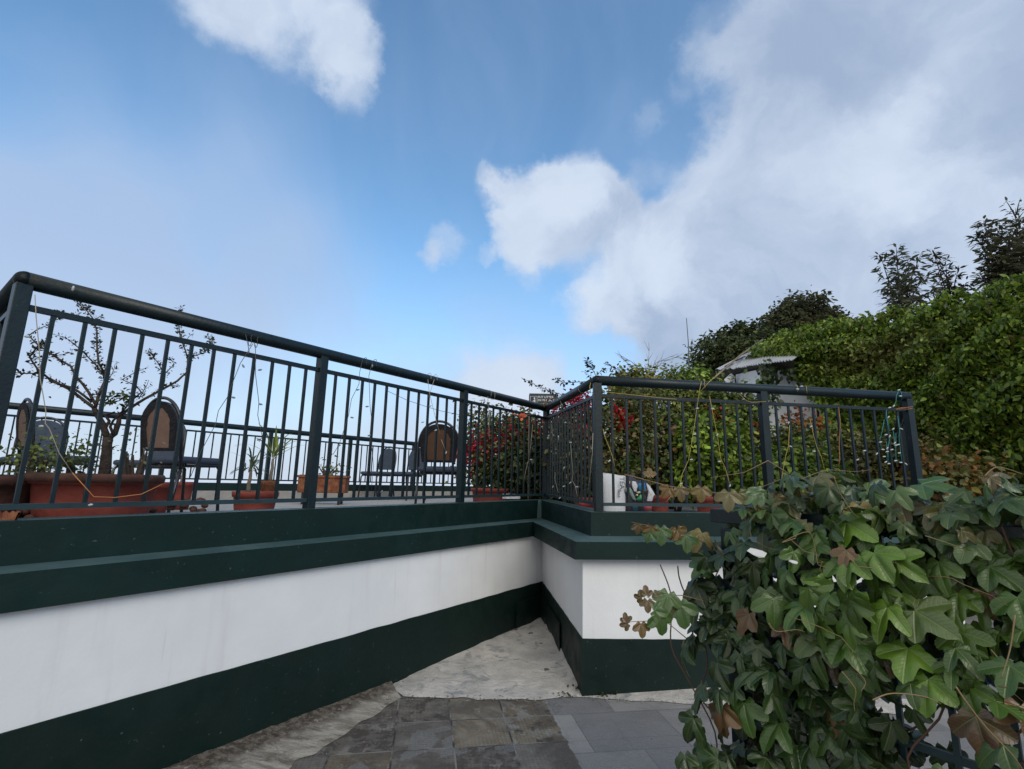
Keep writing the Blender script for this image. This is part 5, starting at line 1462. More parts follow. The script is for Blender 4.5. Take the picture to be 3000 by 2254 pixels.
def vine():
    root = empty('climbing_vine', (*FA, 0), 0, 'large leaved climbing vine spilling over the fence in the right foreground', 'vine')
    org = np.array([*FA, 0])
    tm = [leaf_lobed(seed=k, curl=.14 + .08 * k, fold=.10 + .05 * (k % 4), wl=(.38, .43, .36, .46, .40, .33)[k], sharp=(1.5, 1.7, 1.4, 1.8, 1.5, 1.4)[k]) for k in range(6)]
    bins = [[] for _ in tm]
    def top(s):   # height of the leafy crown along the fence
        if s < -.10: return 1.10
        if s < .03: return 1.10 + (s + .10) * .6
        if s < .30: return 1.20 + (s - .03) * .30
        return 1.285 + .025 * math.sin(s * 7) + .01 * math.sin(s * 17)
    def bulge(s, z):
        t = (top(s) - z)
        b = .17 + .07 * math.sin(s * 6.3 + z * 5) + .05 * math.sin(s * 11 - z * 9)
        return b * (1 - math.exp(-max(0, t) * 9)) + .02
    def addleaf(s, w, z, size, ncam, col, tip=None):
        nrm_ = np.array([*(FN * ncam), .55]) + RNG.normal(0, .46, 3)
        tp_ = np.array([0, 0, -1.0]) + RNG.normal(0, .42, 3) + np.array([*(FN * .25), 0]) if tip is None else tip
        k = RNG.integers(len(tm)); bins[k].append((fz(s, w, z) - org, nrm_, tp_, size * (1 - .24 * min(1, max(0, s) / 1.1)), col, RNG.uniform(.8, 1.05)))
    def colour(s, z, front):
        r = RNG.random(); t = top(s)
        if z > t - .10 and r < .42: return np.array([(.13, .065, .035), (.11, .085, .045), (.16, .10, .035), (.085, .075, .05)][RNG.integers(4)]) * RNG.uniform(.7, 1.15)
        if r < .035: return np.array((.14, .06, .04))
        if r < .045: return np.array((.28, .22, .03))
        # vine's light put into leaf colour: bright mid right, darker left, low and inside
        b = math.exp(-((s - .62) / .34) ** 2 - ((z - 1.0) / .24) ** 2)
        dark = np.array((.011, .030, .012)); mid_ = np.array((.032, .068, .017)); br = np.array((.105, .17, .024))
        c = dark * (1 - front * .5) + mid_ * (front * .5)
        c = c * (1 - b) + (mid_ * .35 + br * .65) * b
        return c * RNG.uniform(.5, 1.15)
    n = 0
    while n < 1450:
        s = RNG.uniform(-.13, 2.2); z = RNG.uniform(.02, 1.33)
        if z > top(s) + .01: continue
        left = -.02 + .03 * math.sin(z * 14) - (.07 if z > .72 else 0)
        if s < left: continue
        gap = (.52 < s < 1.5 and z < .80)
        if gap and RNG.random() < .86: continue
        hole = (-.04 < s < .27 and 1.08 < z < 1.26)
        if hole and RNG.random() < .93: continue
        f = RNG.random(); w = bulge(s, z) * (f ** .45) if RNG.random() < .74 else -bulge(s, z) * RNG.random() * .9
        front = max(0, w / .25)
        size = RNG.uniform(.056, .098) * (1.0 if z < top(s) - .08 else .85)
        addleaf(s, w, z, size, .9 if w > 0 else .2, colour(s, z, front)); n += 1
    # feature leaves placed where the photo shows large bright ones
    for (x, y, sz, c, tx, ty) in [
        (2170, 1735, .10, 'm', .0, -1), (2105, 1755, .09, 'd', -.5, -.6), (2235, 1745, .09, 'd', .6, -.8), (2140, 1850, .10, 'm', 0, -1), (2560, 1620, .11, 'b', .5, -.8), (2620, 1640, .11, 'b', .7, -.5),
        (2490, 1640, .10, 'b', 0, -1), (2510, 1740, .12, 'b', -.2, -1), (2380, 1790, .10, 'g', -.5, -.8), (2600, 1780, .12, 'b', -.1, -1), (2680, 1790, .13, 'p', .8, -.6), (2660, 1900, .12, 'b', 0, -1),
        (2720, 1990, .11, 'b', -.1, -1), (2420, 1850, .12, 'p', -.5, -.8), (2480, 1870, .11, 'g', .6, -.8), (2390, 1560, .10, 'g', -.4, -.8), (2480, 1530, .11, 'b', .8, -.4), (2060, 1650, .09, 'g', -.3, -.9),
        (2180, 1590, .08, 'd', 0, -1), (2320, 1610, .09, 'd', .2, -1), (2540, 1440, .11, 'm', .9, -.3), (2700, 1420, .12, 'm', .8, -.4), (2800, 1900, .11, 'm', .6, -.8), (2900, 1660, .12, 'm', .7, -.6),
        (2780, 1560, .12, 'm', .5, -.8), (2880, 1480, .12, 'm', -.5, -.6), (2440, 2130, .11, 'm', -.3, -.9), (2180, 2060, .10, 'g', .2, -1), (2280, 2120, .11, 'g', -.2, -1), (2140, 1560, .07, 'm', .5, -.8), (2860, 2100, .13, 'r', .1, -1), (2440, 1925, .09, 'r', -.3, -.6), (2940, 2180, .12, 'm', -.4, -.6),
        (2640, 1480, .10, 'o', .3, -.8), (2440, 1430, .08, 'o', -.6, -.5), (2900, 1400, .09, 'o', .5, -.5), (2980, 1750, .12, 'g', .3, -.9), (2340, 2200, .10, 'm', .4, -.9), (2960, 1950, .12, 'm', 0, -1)]:
        colr = dict(m=(.040, .082, .020), d=(.018, .044, .018), b=(.11, .18, .026), g=(.05, .105, .020), p=(.095, .125, .05), r=(.09, .038, .026), o=(.11, .062, .03))[c]
        # depth of the leafy front at this column
        r = ray(x, y); k = r[0] / r[1]
        s = (k * FA[1] - FA[0]) / (FE[0] - k * FE[1]); base = FA + FE * s
        zz = EYE + r[2] / r[1] * base[1]
        w = bulge(s, min(zz, top(s))) + .03
        Y = base[1] + FN[1] * w
        p = at(x, y, Y)
        nrm_ = np.array([*(FN * .75), .62]) + RNG.normal(0, .16, 3)
        tp_ = np.array([tx * FE[0] * 1.0, tx * FE[1], ty]) + RNG.normal(0, .1, 3)
        q = RNG.integers(len(tm)); bins[q].append((p - org, nrm_, tp_, sz * (.88 if x < 2500 else .74 if x < 2750 else .62), np.array(colr) * RNG.uniform(.7, .92), 1.0))
    for _ in range(420):
        s = RNG.uniform(.16, 2.2); z = top(s) + RNG.uniform(-.13, .035); w = RNG.uniform(-.12, .16)
        cc_ = [(.06, .085, .025), (.045, .08, .025), (.10, .075, .035), (.13, .065, .03), (.075, .11, .03), (.03, .06, .022)][RNG.choice(6, p=[.24, .28, .10, .06, .14, .18])]
        addleaf(s, w, z, RNG.uniform(.045, .08), .45, np.array(cc_) * RNG.uniform(.5, 1.0))
    # old inner leaves, coloured near black to carry the shade of the tangle
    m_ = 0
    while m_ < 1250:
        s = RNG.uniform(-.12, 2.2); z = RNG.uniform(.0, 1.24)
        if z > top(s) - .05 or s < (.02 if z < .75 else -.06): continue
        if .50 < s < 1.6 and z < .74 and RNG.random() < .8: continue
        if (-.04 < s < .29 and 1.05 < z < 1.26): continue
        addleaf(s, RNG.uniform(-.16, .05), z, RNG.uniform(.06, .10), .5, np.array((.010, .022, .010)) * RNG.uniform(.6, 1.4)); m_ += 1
    for k, b in enumerate(bins):
        P, N, T, S, C, A = map(np.array, zip(*b))
        build_leaves('leaves', P, N, T, S, C, tm[k], M['leaf_vine'], root, asp=A)
    # woody stems threading through
    st = MB()
    for i in range(46):
        s = RNG.uniform(-.05, 2.1); z = RNG.uniform(.0, .5); q = []
        w = RNG.uniform(-.08, .06)
        for k in range(9):
            q.append(fz(s, w, z) - org); s += jit(.06); z += RNG.uniform(.06, .16); w += jit(.03)
            if z > top(s) - .03: break
        if len(q) > 3: st.tube(smooth(q), .0028, 5)
    st.build('stems', M['stem_red'], root)
    # tendrils
    def td_tube(q, r, n): MB().tube(q, [r * (1 - .55 * i / (len(q) - 1)) for i in range(len(q))], n).build('tendril', M['stem_tan'], root)
    def tend(L, d0, r=.0022, dd=0):
        q = [at(x, y, d0 + dd * i) for i, (x, y) in enumerate(L)]
        q = np.array(q) + RNG.normal(0, .004, (len(q), 3)); q2 = []
        for i in range(len(q) - 1):
            p0, p1, p2, p3 = q[max(i - 1, 0)], q[i], q[i + 1], q[min(i + 2, len(q) - 1)]
            for k_ in range(5):
                t = k_ / 5; q2.append(.5 * (2 * p1 + (p2 - p0) * t + (2 * p0 - 5 * p1 + 4 * p2 - p3) * t * t + (3 * p1 - p0 - 3 * p2 + p3) * t ** 3))
        q2.append(q[-1]); td_tube([p - org for p in q2], r * .55, 6)
    tend([(2330, 1575), (2300, 1590), (2360, 1560), (2390, 1610), (2400, 1650), (2415, 1660), (2420, 1680), (2405, 1670), (2415, 1650)], 1.50)
    tend([(2440, 1400), (2470, 1450), (2500, 1510), (2520, 1515)], 1.42, .0025)
    tend([(2470, 1960), (2500, 2010), (2515, 2070), (2508, 2085)], 1.2, .002)
    tend([(2500, 1950), (2520, 1990), (2530, 2020)], 1.2, .002)
    tend([(2560, 2040), (2620, 2035), (2700, 2048), (2760, 2060)], 1.18, .003)
    tend([(2980, 1800), (2960, 1900), (2930, 1990)], 1.0, .003)
    tend([(2800, 2020), (2850, 2080), (2900, 2140), (2960, 2210), (3020, 2280)], .98, .003)
    tend([(2250, 1830), (2275, 1850), (2330, 1845), (2360, 1855)], 1.5, .0025)
    tend([(2700, 1570), (2790, 1600), (2840, 1620)], 1.2, .002)
    tend([(2880, 1385), (2930, 1365), (2990, 1395)], 1.05, .0025)
    tend([(2350, 1400), (2420, 1380), (2500, 1385), (2560, 1375)], 1.5, .002)
    for i in range(16):
        s = RNG.uniform(.1, 1.2); z = top(s) - RNG.uniform(.0, .5); w = bulge(s, z) + .02; q = []
        for k in range(7): q.append(fz(s, w, z) - org); s += .02 + jit(.02); z -= RNG.uniform(-.01, .035); w += jit(.01)
        td_tube(q, .0012, 4)
    # small shoots reaching out to the left
    Ls = []
    def shoot(L, d0, leaves_):
        q = [at(x, y, d0) for x, y in L]; MB().tube([p - org for p in q], [.0019 - .0012 * i / (len(q) - 1) for i in range(len(q))], 5).build('shoot', M['stem_tan'], root)
        for (x, y, sz, c, tx, ty) in leaves_:
            Ls.append((at(x, y, d0 - .01) - org, np.array([0.0, -1, .25]) + RNG.normal(0, .2, 3), np.array([tx, 0, ty]), sz, np.array(c), 1.0))
    br_, og, gg = (.09, .042, .026), (.13, .055, .018), (.04, .08, .03)
    shoot([(2060, 1590), (2010, 1565), (1950, 1552), (1900, 1540), (1850, 1530)], 1.92, [(1868, 1538, .035, br_, 0, -1), (1908, 1545, .045, og, -.2, -1), (1935, 1548, .06, gg, 0, -1), (1905, 1560, .04, gg, -.4, -1), (1985, 1552, .05, og, .4, -.6), (2010, 1570, .06, gg, 0, -1), (1960, 1560, .035, og, .8, -.3)])
    shoot([(2060, 1760), (2000, 1745), (1960, 1745), (1930, 1765), (1895, 1750)], 1.9, [(1893, 1745, .035, br_, 0, 1), (1880, 1752, .03, br_, -1, .1), (1897, 1760, .04, br_, 0, -1), (1925, 1750, .03, br_, .5, .5), (1958, 1740, .07, gg, -.3, -1), (1990, 1770, .08, gg, .2, -1), (1950, 1775, .05, (.10, .07, .03), -.3, -.9)])
    shoot([(2010, 1870), (1950, 1820), (1900, 1820), (1850, 1822), (1830, 1825)], 1.88, [(1878, 1828, .045, (.12, .055, .03), 0, -1), (1836, 1822, .03, br_, -.3, 1), (1840, 1828, .03, br_, -1, -.2), (1930, 1800, .07, gg, .2, -1), (1915, 1790, .05, gg, .9, -.2)])
    shoot([(1830, 1390), (1960, 1425), (2100, 1445), (2200, 1440), (2300, 1400)], 1.75, [(1905, 1395, .032, og, 0, 1), (1990, 1432, .045, (.11, .055, .035), .2, -1), (2055, 1430, .048, (.13, .07, .025), -.1, -1), (2135, 1445, .062, (.11, .075, .04), -.1, -1), (2165, 1445, .05, (.10, .08, .035), .5, -.8), (2235, 1440, .062, (.07, .11, .07), -.5, -.9), (2210, 1440, .07, (.07, .11, .07), .2, -1), (2275, 1455, .06, (.11, .07, .035), 0, -1), (1960, 1430, .04, og, -.6, -.8)])
    shoot([(2330, 1400), (2250, 1350), (2180, 1385), (2080, 1400)], 1.7, [])
    P, N, T, S, C, A = map(np.array, zip(*Ls))
    build_leaves('shoot_leaves', P, N, T, S, C, tm[1], M['leaf_vine'], root, asp=A)
vine()
# two fallen white scraps caught in the vine
for (x, y, d, w_, l_) in ((2218, 1618, 1.62, .030, 'white paper scrap caught in the vine below the fence post'), (2325, 1646, 1.55, .013, 'tiny white scrap in the dark part of the vine')):
    c = at(x, y, d); m_ = MB()
    pts = [(-1, .1), (-.6, .5), (0, .35), (.5, .2), (1, -.1), (.7, -.6), (.2, -.7), (-.4, -.35)]
    k = len(pts); vs = [(a * w_, -.002 * (i % 2), b * w_ * .8) for i, (a, b) in enumerate(pts)] + [(a * w_, .004, b * w_ * .8) for a, b in pts]
    m_.add(vs, [tuple(range(k)), tuple(range(2 * k - 1, k - 1, -1))] + [(i, i + k, (i + 1) % k + k, (i + 1) % k) for i in range(k)])
    tag(m_.build('paper_scrap', M['sack'], loc=tuple(c)), l_, 'scrap')

# ------------------------------------------------------------------ string lights
def wall_pt(P, Q, x, y, off_=.045):
    """point seen at x,y on the upright plane of a railing run, off_ in front of it"""
    d = np.array(Q) - np.array(P); d /= np.linalg.norm(d); n = np.array([d[1], -d[0]]); A = np.array(P) + n * off_
    r = ray(x, y); k = r[0] / r[1]; t = (k * A[1] - A[0]) / (d[0] - k * d[1])
    return at(x, y, A[1] + d[1] * t)
def string(label, P, Q, wires, bulbs, m='wire', loops=(), bm='bulb', r=.0018, zr=None, colour='pale'):
    c = wall_pt(P, Q, *wires[0][0]); root = empty('string_light', tuple(c), 0, label, 'string lights', 'wire string lights hung on the railings')
    w = MB()
    for L in wires:
        q = [wall_pt(P, Q, x, y, .045 + .006 * math.sin(i * 2.1)) - c for i, (x, y) in enumerate(L)]
        w.tube(q, r, 5)
    for (x, y0) in loops:     # turns round the top tube
        ctr = wall_pt(P, Q, x, y0, 0); d = np.array([*(np.array(Q) - np.array(P)), 0]); d /= np.linalg.norm(d); n = np.array([d[1], -d[0], 0])
        q = []
        for i in range(17):
            th = 2 * PI * i / 16; q.append(ctr - c + n * math.cos(th) * .0385 + np.array([0, 0, 1]) * math.sin(th) * .0385 + d * .03 * math.sin(th * .5))
        w.tube(q, r, 5)
    w.build('wire', M[m], root)
    for (x, y, ax) in bulbs:
        p = wall_pt(P, Q, x, y, .05) - c
        a = np.array([math.cos(ax), -.2, math.sin(ax)]) * .0115
        MB().tube([p - a, p - a * .5, p + a * .3, p + a], [.0025, .005, .0055, .0025], 8).build('bulb', M[bm], root)
z1 = lambda L: [(x / 2.077, 760 + y / 2.077) for x, y in L]
z2 = lambda L: [(650 + x / 2.949, 1000 + y / 2.949) for x, y in L]
z4 = lambda L: [(1700 + x / 3.536, 1050 + y / 3.536) for x, y in L]
z5 = lambda L: [(2150 + x / 3.403, 1050 + y / 3.403) for x, y in L]
zc = lambda L: [(1350 + x / 5.037, 1150 + y / 5.037) for x, y in L]
def B(f, L): return [(*f([(x, y)])[0], a) for x, y, a in L]
string('string light wire nearest the left post, its orange end draped over the pot', R0, R1, [z1([(213, 215), (220, 350), (240, 560), (245, 730), (265, 840), (280, 930), (275, 1000), (300, 1030), (360, 1180), (440, 1300)])], B(z1, [(250, 1017, .1), (165, 470, 0), (445, 178, 1.3)]), 'wire')
string('orange wire lying across the big tree pot', R0, R1, [z1([(440, 1300), (570, 1445), (700, 1450), (860, 1430), (985, 1370)])], B(z1, [(550, 1495, .2)]), 'wire_orange')
string('pale string light hanging in a V in the first bay', R0, R1, [z2([(270, 20), (230, 80), (160, 190), (60, 440), (50, 480), (-30, 600), (-55, 720), (-180, 950), (-270, 1170)]), z2([(290, 30), (290, 280), (320, 530), (310, 640), (350, 830), (320, 870)]), z2([(205, -60), (225, 30), (235, 90)])],
       B(z2, [(185, 215, -.9), (100, 487, -.2), (330, 248, .1), (335, 545, -.2), (320, 850, .3), (230, 92, 1.4)]), 'wire_dark', loops=[(742, 997), (724, 992)], bm='bulb_grey')
string('string light with red clip hanging just right of the middle post', R0, R1, [z2([(1215, 160), (1190, 270), (1185, 370), (1120, 500), (1095, 640), (1060, 750), (1015, 890), (960, 980)])], B(z2, [(1175, 420, .2), (1125, 660, -.2), (1012, 902, .3)]), 'wire_dark', loops=[(1062, 1062)], bm='bulb_grey')
string('string light hanging straight down in the second bay', R0, R1, [z2([(1300, 180), (1270, 300), (1275, 420), (1280, 560), (1292, 660), (1280, 800), (1300, 960), (1310, 1080), (1290, 1300)]), z2([(1430, 430), (1600, 510), (1780, 570), (1900, 605), (2050, 635)])], B(z2, [(1255, 565, .1), (1273, 815, .3), (1300, 215, 1.5), (1380, 1300, .9)]), 'wire_dark', loops=[(1091, 1067)], bm='bulb_grey')
string('string light hanging in front of the dark brown chair back', R0, R1, [z2([(1780, 330), (1790, 430), (1830, 600), (1855, 700), (1885, 800)]), z2([(1895, 850), (1935, 950)]), z2([(1835, 330), (1800, 440), (1785, 480)])], B(z2, [(1800, 560, .2), (1848, 770, .4), (1937, 965, 1.3), (1735, 700, .2)]), 'wire', loops=[(1252, 1106), (1270, 1110)])
string('string light with an orange ribbon in the third bay', R0, R1, [zc([(400, 60), (400, 170), (420, 300), (415, 480), (420, 700)]), zc([(620, 300), (800, 325), (960, 330), (1100, 330)]), zc([(1060, 480), (1030, 800), (1015, 930)]), zc([(990, 1020), (960, 1150), (930, 1310)])], B(zc, [(1035, 993, 0), (340, 140, .8), (1195, 508, .6)]), 'wire', loops=[(1429, 1155), (1440, 1159), (1585, 1190)])
rb = MB(); c = wall_pt(R0, R1, 1531, 1222, .03)
for k in range(7):
    a = RNG.uniform(0, 6.28); e = np.array([math.cos(a), -.3, math.sin(a)]) * .045; s_ = np.array([-e[2], 0, e[0]]) * .35
    rb.add([(0, 0, 0), e * .6 - s_, e, e * .6 + s_], [(0, 1, 2, 3)])
rb.tube([wall_pt(R0, R1, 1500, 1212, .02) - c, (0, 0, 0)], .006, 5)
o = rb.build('ribbon', M['orange'], loc=tuple(c)); tag(o, 'orange ribbon tied to the railing left of the inner corner', 'ribbon'); md = o.modifiers.new('t', 'SOLIDIFY'); md.thickness = .002
string('string light bunched on the short railing', R1, R2, [zc([(1470, 130), (1500, 210), (1440, 320), (1400, 380)]), zc([(1340, 480), (1350, 620), (1335, 760)]), zc([(1390, 1180), (1390, 1300), (1440, 1480)]), zc([(1620, 760), (1640, 1000), (1655, 1200), (1640, 1300), (1690, 1380), (1720, 1530)]), zc([(1950, 600), (1940, 900), (1900, 1300), (1870, 1480)])], B(zc, [(1545, 445, .2), (1295, 638, .7), (1360, 1395, 1.2), (1520, 1388, .3), (1615, 1335, .7), (1523, 1115, .9), (1440, 655, 1.5), (1715, 1395, 0), (1620, 740, .2), (1460, 1560, .8)]), 'wire', loops=[(1645, 1170), (1650, 1166), (1708, 1140)])
string('yellow string light tied along the front railing by the outer corner', R2, R3, [z4([(230, 345), (400, 365), (600, 385), (800, 408), (1000, 425)]), z4([(235, 730), (260, 830), (290, 900), (330, 1010), (360, 1130)])], B(z4, [(255, 775, .8), (300, 1065, .8)]), 'wire_yellow', loops=[(1722, 1137)])
string('yellow string light hanging left of the middle of the front railing', R2, R3, [z4([(1255, 240), (1235, 340), (1225, 400), (1185, 680), (1150, 900), (1120, 1060), (1055, 1200), (1035, 1300), (960, 1400), (895, 1485)]), z4([(1455, 145), (1340, 240), (1240, 350)])], B(z4, [(1185, 788, .2), (1150, 1050, .1), (1045, 1300, .5), (1212, 520, .2)]), 'wire_yellow', loops=[(2055, 1129)])
string('yellow string light hanging right of the middle of the front railing', R2, R3, [z4([(1340, 400), (1370, 560), (1395, 680), (1420, 800), (1455, 1040), (1500, 1130), (1520, 1200), (1550, 1310)])], B(z4, [(1370, 522, .2), (1418, 795, .9), (1440, 1070, .2), (1550, 1322, 1.2)]), 'wire_yellow')
string('string light wound on the top rail right of the second post', R2, R3, [z5([(50, 350), (120, 420), (180, 440), (320, 432)]), z5([(555, 670), (545, 870), (520, 960), (495, 1090), (480, 1180), (470, 1250)]), z5([(755, 590), (790, 750), (825, 880), (870, 980), (905, 1110)])], B(z5, [(635, 308, .1), (545, 645, 1.3), (565, 880, -.4), (800, 928, .1), (770, 682, .5), (675, 280, .1)]), 'wire_yellow', loops=[(2325, 1142), (2352, 1144)])
string('orange wire hanging near the right end of the front railing', R2, R3, [z5([(1045, 490), (1062, 650), (1050, 850), (1056, 1000), (1045, 1085)])], [], 'wire_orange')
z8 = lambda L: [(2500 + x / 5.54, 1100 + y / 5.54) for x, y in L]
string('teal string lights with many white bulbs bunched at the right end post', R2, R3,
       [z8([(740, 240), (700, 330), (690, 440), (650, 500)]), z8([(550, 680), (560, 800), (590, 950)]), z8([(540, 1090), (555, 1240), (545, 1440)]), z8([(720, 660), (750, 900), (740, 1000), (770, 1270), (790, 1400)]), z8([(650, 900), (670, 1100), (690, 1250), (710, 1440)]), z8([(500, 720), (470, 900), (430, 1050), (460, 1200)]), z8([(540, 560), (530, 700), (600, 860)]), z8([(600, 960), (560, 1200), (575, 1420)]), z8([(690, 940), (690, 1150), (680, 1400)])],
       B(z8, [(740, 240, .3), (765, 338, 0), (590, 525, .3), (655, 500, 1), (570, 680, .8), (645, 872, .8), (780, 870, -.5), (530, 965, .2), (440, 1085, .2), (670, 1100, .9), (730, 1125, .2), (690, 1135, 0), (550, 1185, .9), (480, 1205, 0), (625, 1208, .3), (550, 1240, .2), (745, 1262, .2), (500, 1320, .2), (685, 1387, .2), (770, 1415, 0), (575, 1435, .1), (525, 1408, .6), (380, 1275, .8), (855, 1440, -.9), (70, 1370, .5), (180, 1225, .3), (590, 990, 1.2)]), 'wire_teal', loops=[(2628, 1160)], r=.0022)
string('red and orange wire tied round the right end post', R2, R3, [z8([(690, 545), (780, 525), (880, 522), (965, 510)]), z8([(690, 555), (780, 545), (880, 550), (960, 538)])], [], 'wire_orange')

# ------------------------------------------------------------------ litter sign
def sign():
    D = 5.72
    a = at(1551, 1153, D); b = at(1628, 1160, D); cpt = at(1555, 1198, D)
    w = np.linalg.norm(b - a) * 1.0; hgt = .185
    tl = a; root = empty('litter_sign', (float(a[0]), float(D), FZ), math.atan2(b[1] - a[1], b[0] - a[0]), 'small dark litter notice with white letters above the inner corner', 'sign')
    zt = a[2] - FZ; w = .325
    MB().box((w / 2, 0, zt - hgt / 2), (w, .012, hgt)).build('board', M['sign'], root, bevel=.002)
    MB().tube([(.004, .022, 0), (.004, .022, zt - .01)], .008, 8).build('post', M['palebark'], root)
    fr = MB(); x0, x1, zz0, zz1 = .012, .088, zt - .185, zt - .035
    for (p, q) in (((x0, zz0), (x1, zz0)), ((x1, zz0), (x1, zz1)), ((x1, zz1), (x0, zz1)), ((x0, zz1), (x0, zz0))):
        fr.bar((p[0], -.008, p[1]), (q[0], -.008, q[1]), .0035, .0035)
    # figure dropping litter in a bin
    fg = [(.058, zt - .060, .008)]
    fr.tube([(.058, -.0065, zt - .056), (.058, -.0085, zt - .056)], .0095, 12)
    fr.bar((.060, -.008, zt - .070), (.060, -.008, zt - .115), .018, .003, (0, 1, 0))
    fr.bar((.056, -.008, zt - .115), (.054, -.008, zt - .170), .009, .003, (0, 1, 0))
    fr.bar((.065, -.008, zt - .115), (.068, -.008, zt - .170), .009, .003, (0, 1, 0))
    fr.bar((.054, -.008, zt - .076), (.036, -.008, zt - .098), .006, .003, (0, 1, 0))
    for p, q in (((.018, .125), (.038, .125)), ((.019, .125), (.022, .165)), ((.037, .125), (.034, .165)), ((.022, .165), (.034, .165)), ((.028, .108), (.031, .114))):
        fr.bar((p[0], -.008, zt - p[1]), (q[0], -.008, zt - q[1]), .003, .003, (0, 1, 0))
    fr.build('pictogram', M['signwhite'], root)
    for i, (tx, size, dz) in enumerate((('PUT LITTER', .034, .052), ('IN ITS PLACE.', .032, .088), ("DON'T THROW", .031, .138), ('ANYTHING OUT', .031, .176))):
        cu = bpy.data.curves.new('lettering', 'FONT'); cu.body = tx; cu.size = size; cu.extrude = .0008; cu.offset = .0006
        ob = bpy.data.objects.new('tmp', cu); COL.objects.link(ob)
        dg = bpy.context.evaluated_depsgraph_get(); me = bpy.data.meshes.new_from_object(ob.evaluated_get(dg))
        bpy.data.objects.remove(ob)
        me.materials.clear(); me.materials.append(M['signwhite'])
        t = bpy.data.objects.new('lettering', me); COL.objects.link(t); t.parent = root
        t.location = (.098, -.0085, zt - dz); t.rotation_euler = (math.radians(90), 0, 0)
        bw = max(v.co.x for v in me.vertices); t.scale = (min(1.0, .205 / bw),) + (1.0, 1.0)
sign()

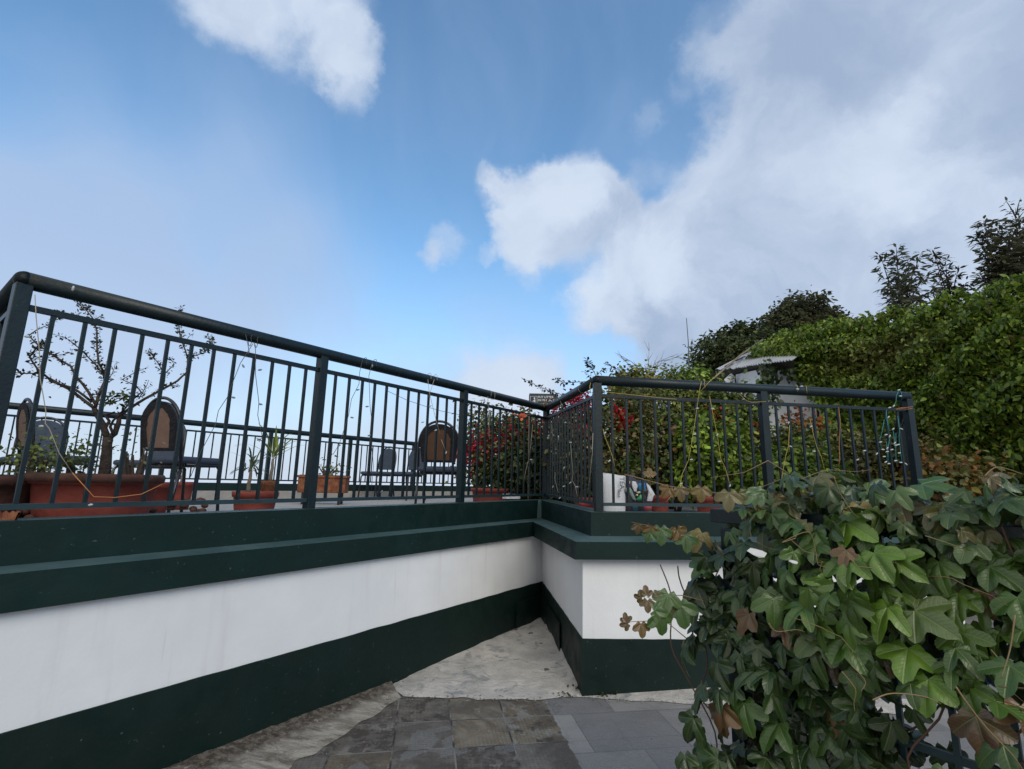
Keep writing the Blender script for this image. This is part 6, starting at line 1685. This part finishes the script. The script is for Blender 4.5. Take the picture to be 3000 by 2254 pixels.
# ------------------------------------------------------------------ sack and packets
def sack():
    D = 4.25
    sq = lambda x, y: (1740 + x / 10.05, 1360 + y / 10.05)
    c = at(1800, 1440, D)
    root = empty('white_sack', (c[0], c[1], FZ), 0, 'upright white woven sack with black vertical lettering, right of the outer corner post', 'sack')
    org = np.array([c[0], c[1], FZ])
    tl, tr = at(*sq(250, 250), D) - org, at(*sq(930, 350), D) - org
    bl, br_ = np.array([tl[0], 0, 0]), np.array([tr[0] - .01, 0, 0])
    n, k = 22, 16; m_ = MB(); rows = []
    for side in (0, 1):
        vs = []
        for i in range(n + 1):
            u_ = i / n
            for j in range(k + 1):
                v_ = j / k
                p = (bl * (1 - u_) + br_ * u_) * (1 - v_) + (tl * (1 - u_) + tr * u_) * v_
                bul = .055 * math.sin(PI * u_) ** .6 * math.sin(PI * min(1, v_ * .9 + .12)) ** .6
                wr = .004 * math.sin(v_ * 48 + 3 * math.sin(u_ * 4)) * (1 - u_ * .4)
                p = p + np.array([0, (-bul - wr) if side == 0 else (bul + wr), 0]); vs.append(p)
        fs = [(i * (k + 1) + j, (i + 1) * (k + 1) + j, (i + 1) * (k + 1) + j + 1, i * (k + 1) + j + 1) for i in range(n) for j in range(k)]
        if side: fs = [f[::-1] for f in fs]
        m_.add(vs, fs, True)
    m_.build('sack_body', M['sack'], root)
    # black vertical print on the right third
    for (tx, px, py, size, rot) in (('TEA', 855, 380, .055, -90), ('Best', 800, 745, .036, -90)):
        cu = bpy.data.curves.new('print', 'FONT'); cu.body = tx; cu.size = size; cu.extrude = .001
        ob = bpy.data.objects.new('tmp', cu); COL.objects.link(ob)
        dg = bpy.context.evaluated_depsgraph_get(); me = bpy.data.meshes.new_from_object(ob.evaluated_get(dg)); bpy.data.objects.remove(ob)
        me.materials.clear(); me.materials.append(M['ink'])
        t = bpy.data.objects.new('print', me); COL.objects.link(t); t.parent = root
        p = at(*sq(px - 95, py), D - .065) - org
        t.location = p; t.rotation_euler = (math.radians(90), math.radians(90), 0)
    # packet of printed plastic next to it
    c2 = at(*sq(1330, 900), D + .02); r2 = empty('plastic_packet', (c2[0], c2[1], FZ), 0, 'crumpled dark plastic packet printed white, blue and green beside the sack', 'packet'); o2 = np.array([c2[0], c2[1], FZ])
    def blobm(pts, y0, th, name, m2, par, seed=0):
        """crumpled pillow with the given outline"""
        mm = MB(); P = [at(*sq(x, y), D + y0) - o2 for x, y in pts]; kx = len(P); cen = sum(P) / kx; vs = []; fs = []
        rr = (1.0, .85, .5, .0)
        for s_, sg in ((0, -1), (1, 1)):
            for q, r_ in enumerate(rr):
                for i, p in enumerate(P):
                    w_ = th * (1 - r_ ** 3) * (1 + .35 * math.sin(i * 2.1 + q * 1.7 + seed))
                    vs.append(cen + (p - cen) * max(r_, .02) + np.array([0, sg * w_, 0]))
        nr = len(rr)
        for s_ in (0, 1):
            for q in range(nr - 1):
                for i in range(kx):
                    a_ = (s_ * nr + q) * kx + i; b_ = (s_ * nr + q) * kx + (i + 1) % kx
                    f = (a_, b_, b_ + kx, a_ + kx); fs.append(f if s_ == 0 else f[::-1])
        mm.add(vs, fs, True); return mm.build(name, m2, par)
    blobm([(860, 1120), (850, 600), (900, 400), (1060, 340), (1150, 400), (1300, 480), (1500, 460), (1600, 560), (1760, 780), (1800, 930), (1720, 1100), (1680, 1380), (1300, 1420), (870, 1400)], .02, .05, 'packet_body', M['plastic_dark'], r2)
    blobm([(1130, 500), (1230, 520), (1290, 650), (1250, 820), (1180, 800), (1120, 640)], -.035, .008, 'white_print', M['sack'], r2, 1)
    blobm([(1300, 620), (1340, 560), (1500, 560), (1530, 700), (1480, 800), (1400, 820), (1320, 740)], -.038, .010, 'blue_print', M['plastic_blue'], r2, 2)
    blobm([(1290, 980), (1380, 880), (1440, 960), (1480, 1040), (1400, 1080), (1300, 1080), (1240, 1040)], -.038, .010, 'green_print', M['plastic_green'], r2, 3)
    blobm([(1540, 560), (1640, 640), (1800, 900), (1760, 940), (1710, 1090), (1560, 1090), (1600, 820)], -.03, .012, 'white_panel', M['sack'], r2, 4)
    blobm([(1240, 820), (1360, 800), (1380, 850), (1300, 880)], -.046, .006, 'pale_mark', mat('cream_print', (.45, .42, .25), .5), r2, 5)
    blobm([(1230, 900), (1290, 880), (1310, 930), (1260, 950)], -.046, .006, 'pale_mark', mat('cream_print2', (.5, .42, .34), .5), r2, 6)
    blobm([(910, 700), (1060, 680), (1130, 780), (1200, 960), (1250, 1080), (1150, 1040), (1060, 900), (920, 800)], -.034, .006, 'grey_print', mat('grey_print', (.16, .22, .2), .5), r2, 7)
    blobm([(1130, 1150), (1290, 1150), (1290, 1370), (1140, 1380)], -.034, .01, 'teal_print', M['plastic_teal'], r2, 8)
    blobm([(1000, 510), (1060, 510), (1060, 580), (1010, 590)], -.036, .004, 'white_spot', M['sack'], r2, 9)
    # pink and white things at their foot
    c3 = at(1898, 1490, 4.16)
    r3 = MB().sphere((0, 0, .02), .035, 10, 7, (1, .8, .8)); tag(r3.build('pink_cap', M['pink'], loc=(c3[0], c3[1], c3[2] - .012)), 'small faded pink cap at the foot of the plastic packet', 'litter')
    c4 = at(1716, 1478, 4.55)
    r4 = MB().sphere((0, 0, .03), .05, 10, 7, (1.2, .8, .7)); tag(r4.build('red_bag', mat('red_plastic', (.30, .03, .03), .45, bump=.5, bscale=40), loc=(c4[0] - .01, c4[1], c4[2] - .03)), 'small red plastic bag on the coping by the short railing', 'litter')
sack()
# concrete block on the coping left of the inner corner
cb = wall_pt(R0, R1, 1498, 1455, -.22)
bk = MB().box((0, 0, 0), (.16, .1, .05), .5); tag(bk.build('concrete_block', M['hutwhite'], loc=(cb[0], cb[1], cb[2]), bevel=.004), 'small pale block behind the railing beside the inner corner', 'block')

# ------------------------------------------------------------------ render settings
scene.view_settings.view_transform = 'Standard'
scene.view_settings.look = 'None'
scene.view_settings.exposure = 0.0
scene.view_settings.gamma = 1.0
scene.cycles.max_bounces = 8
scene.cycles.transparent_max_bounces = 8
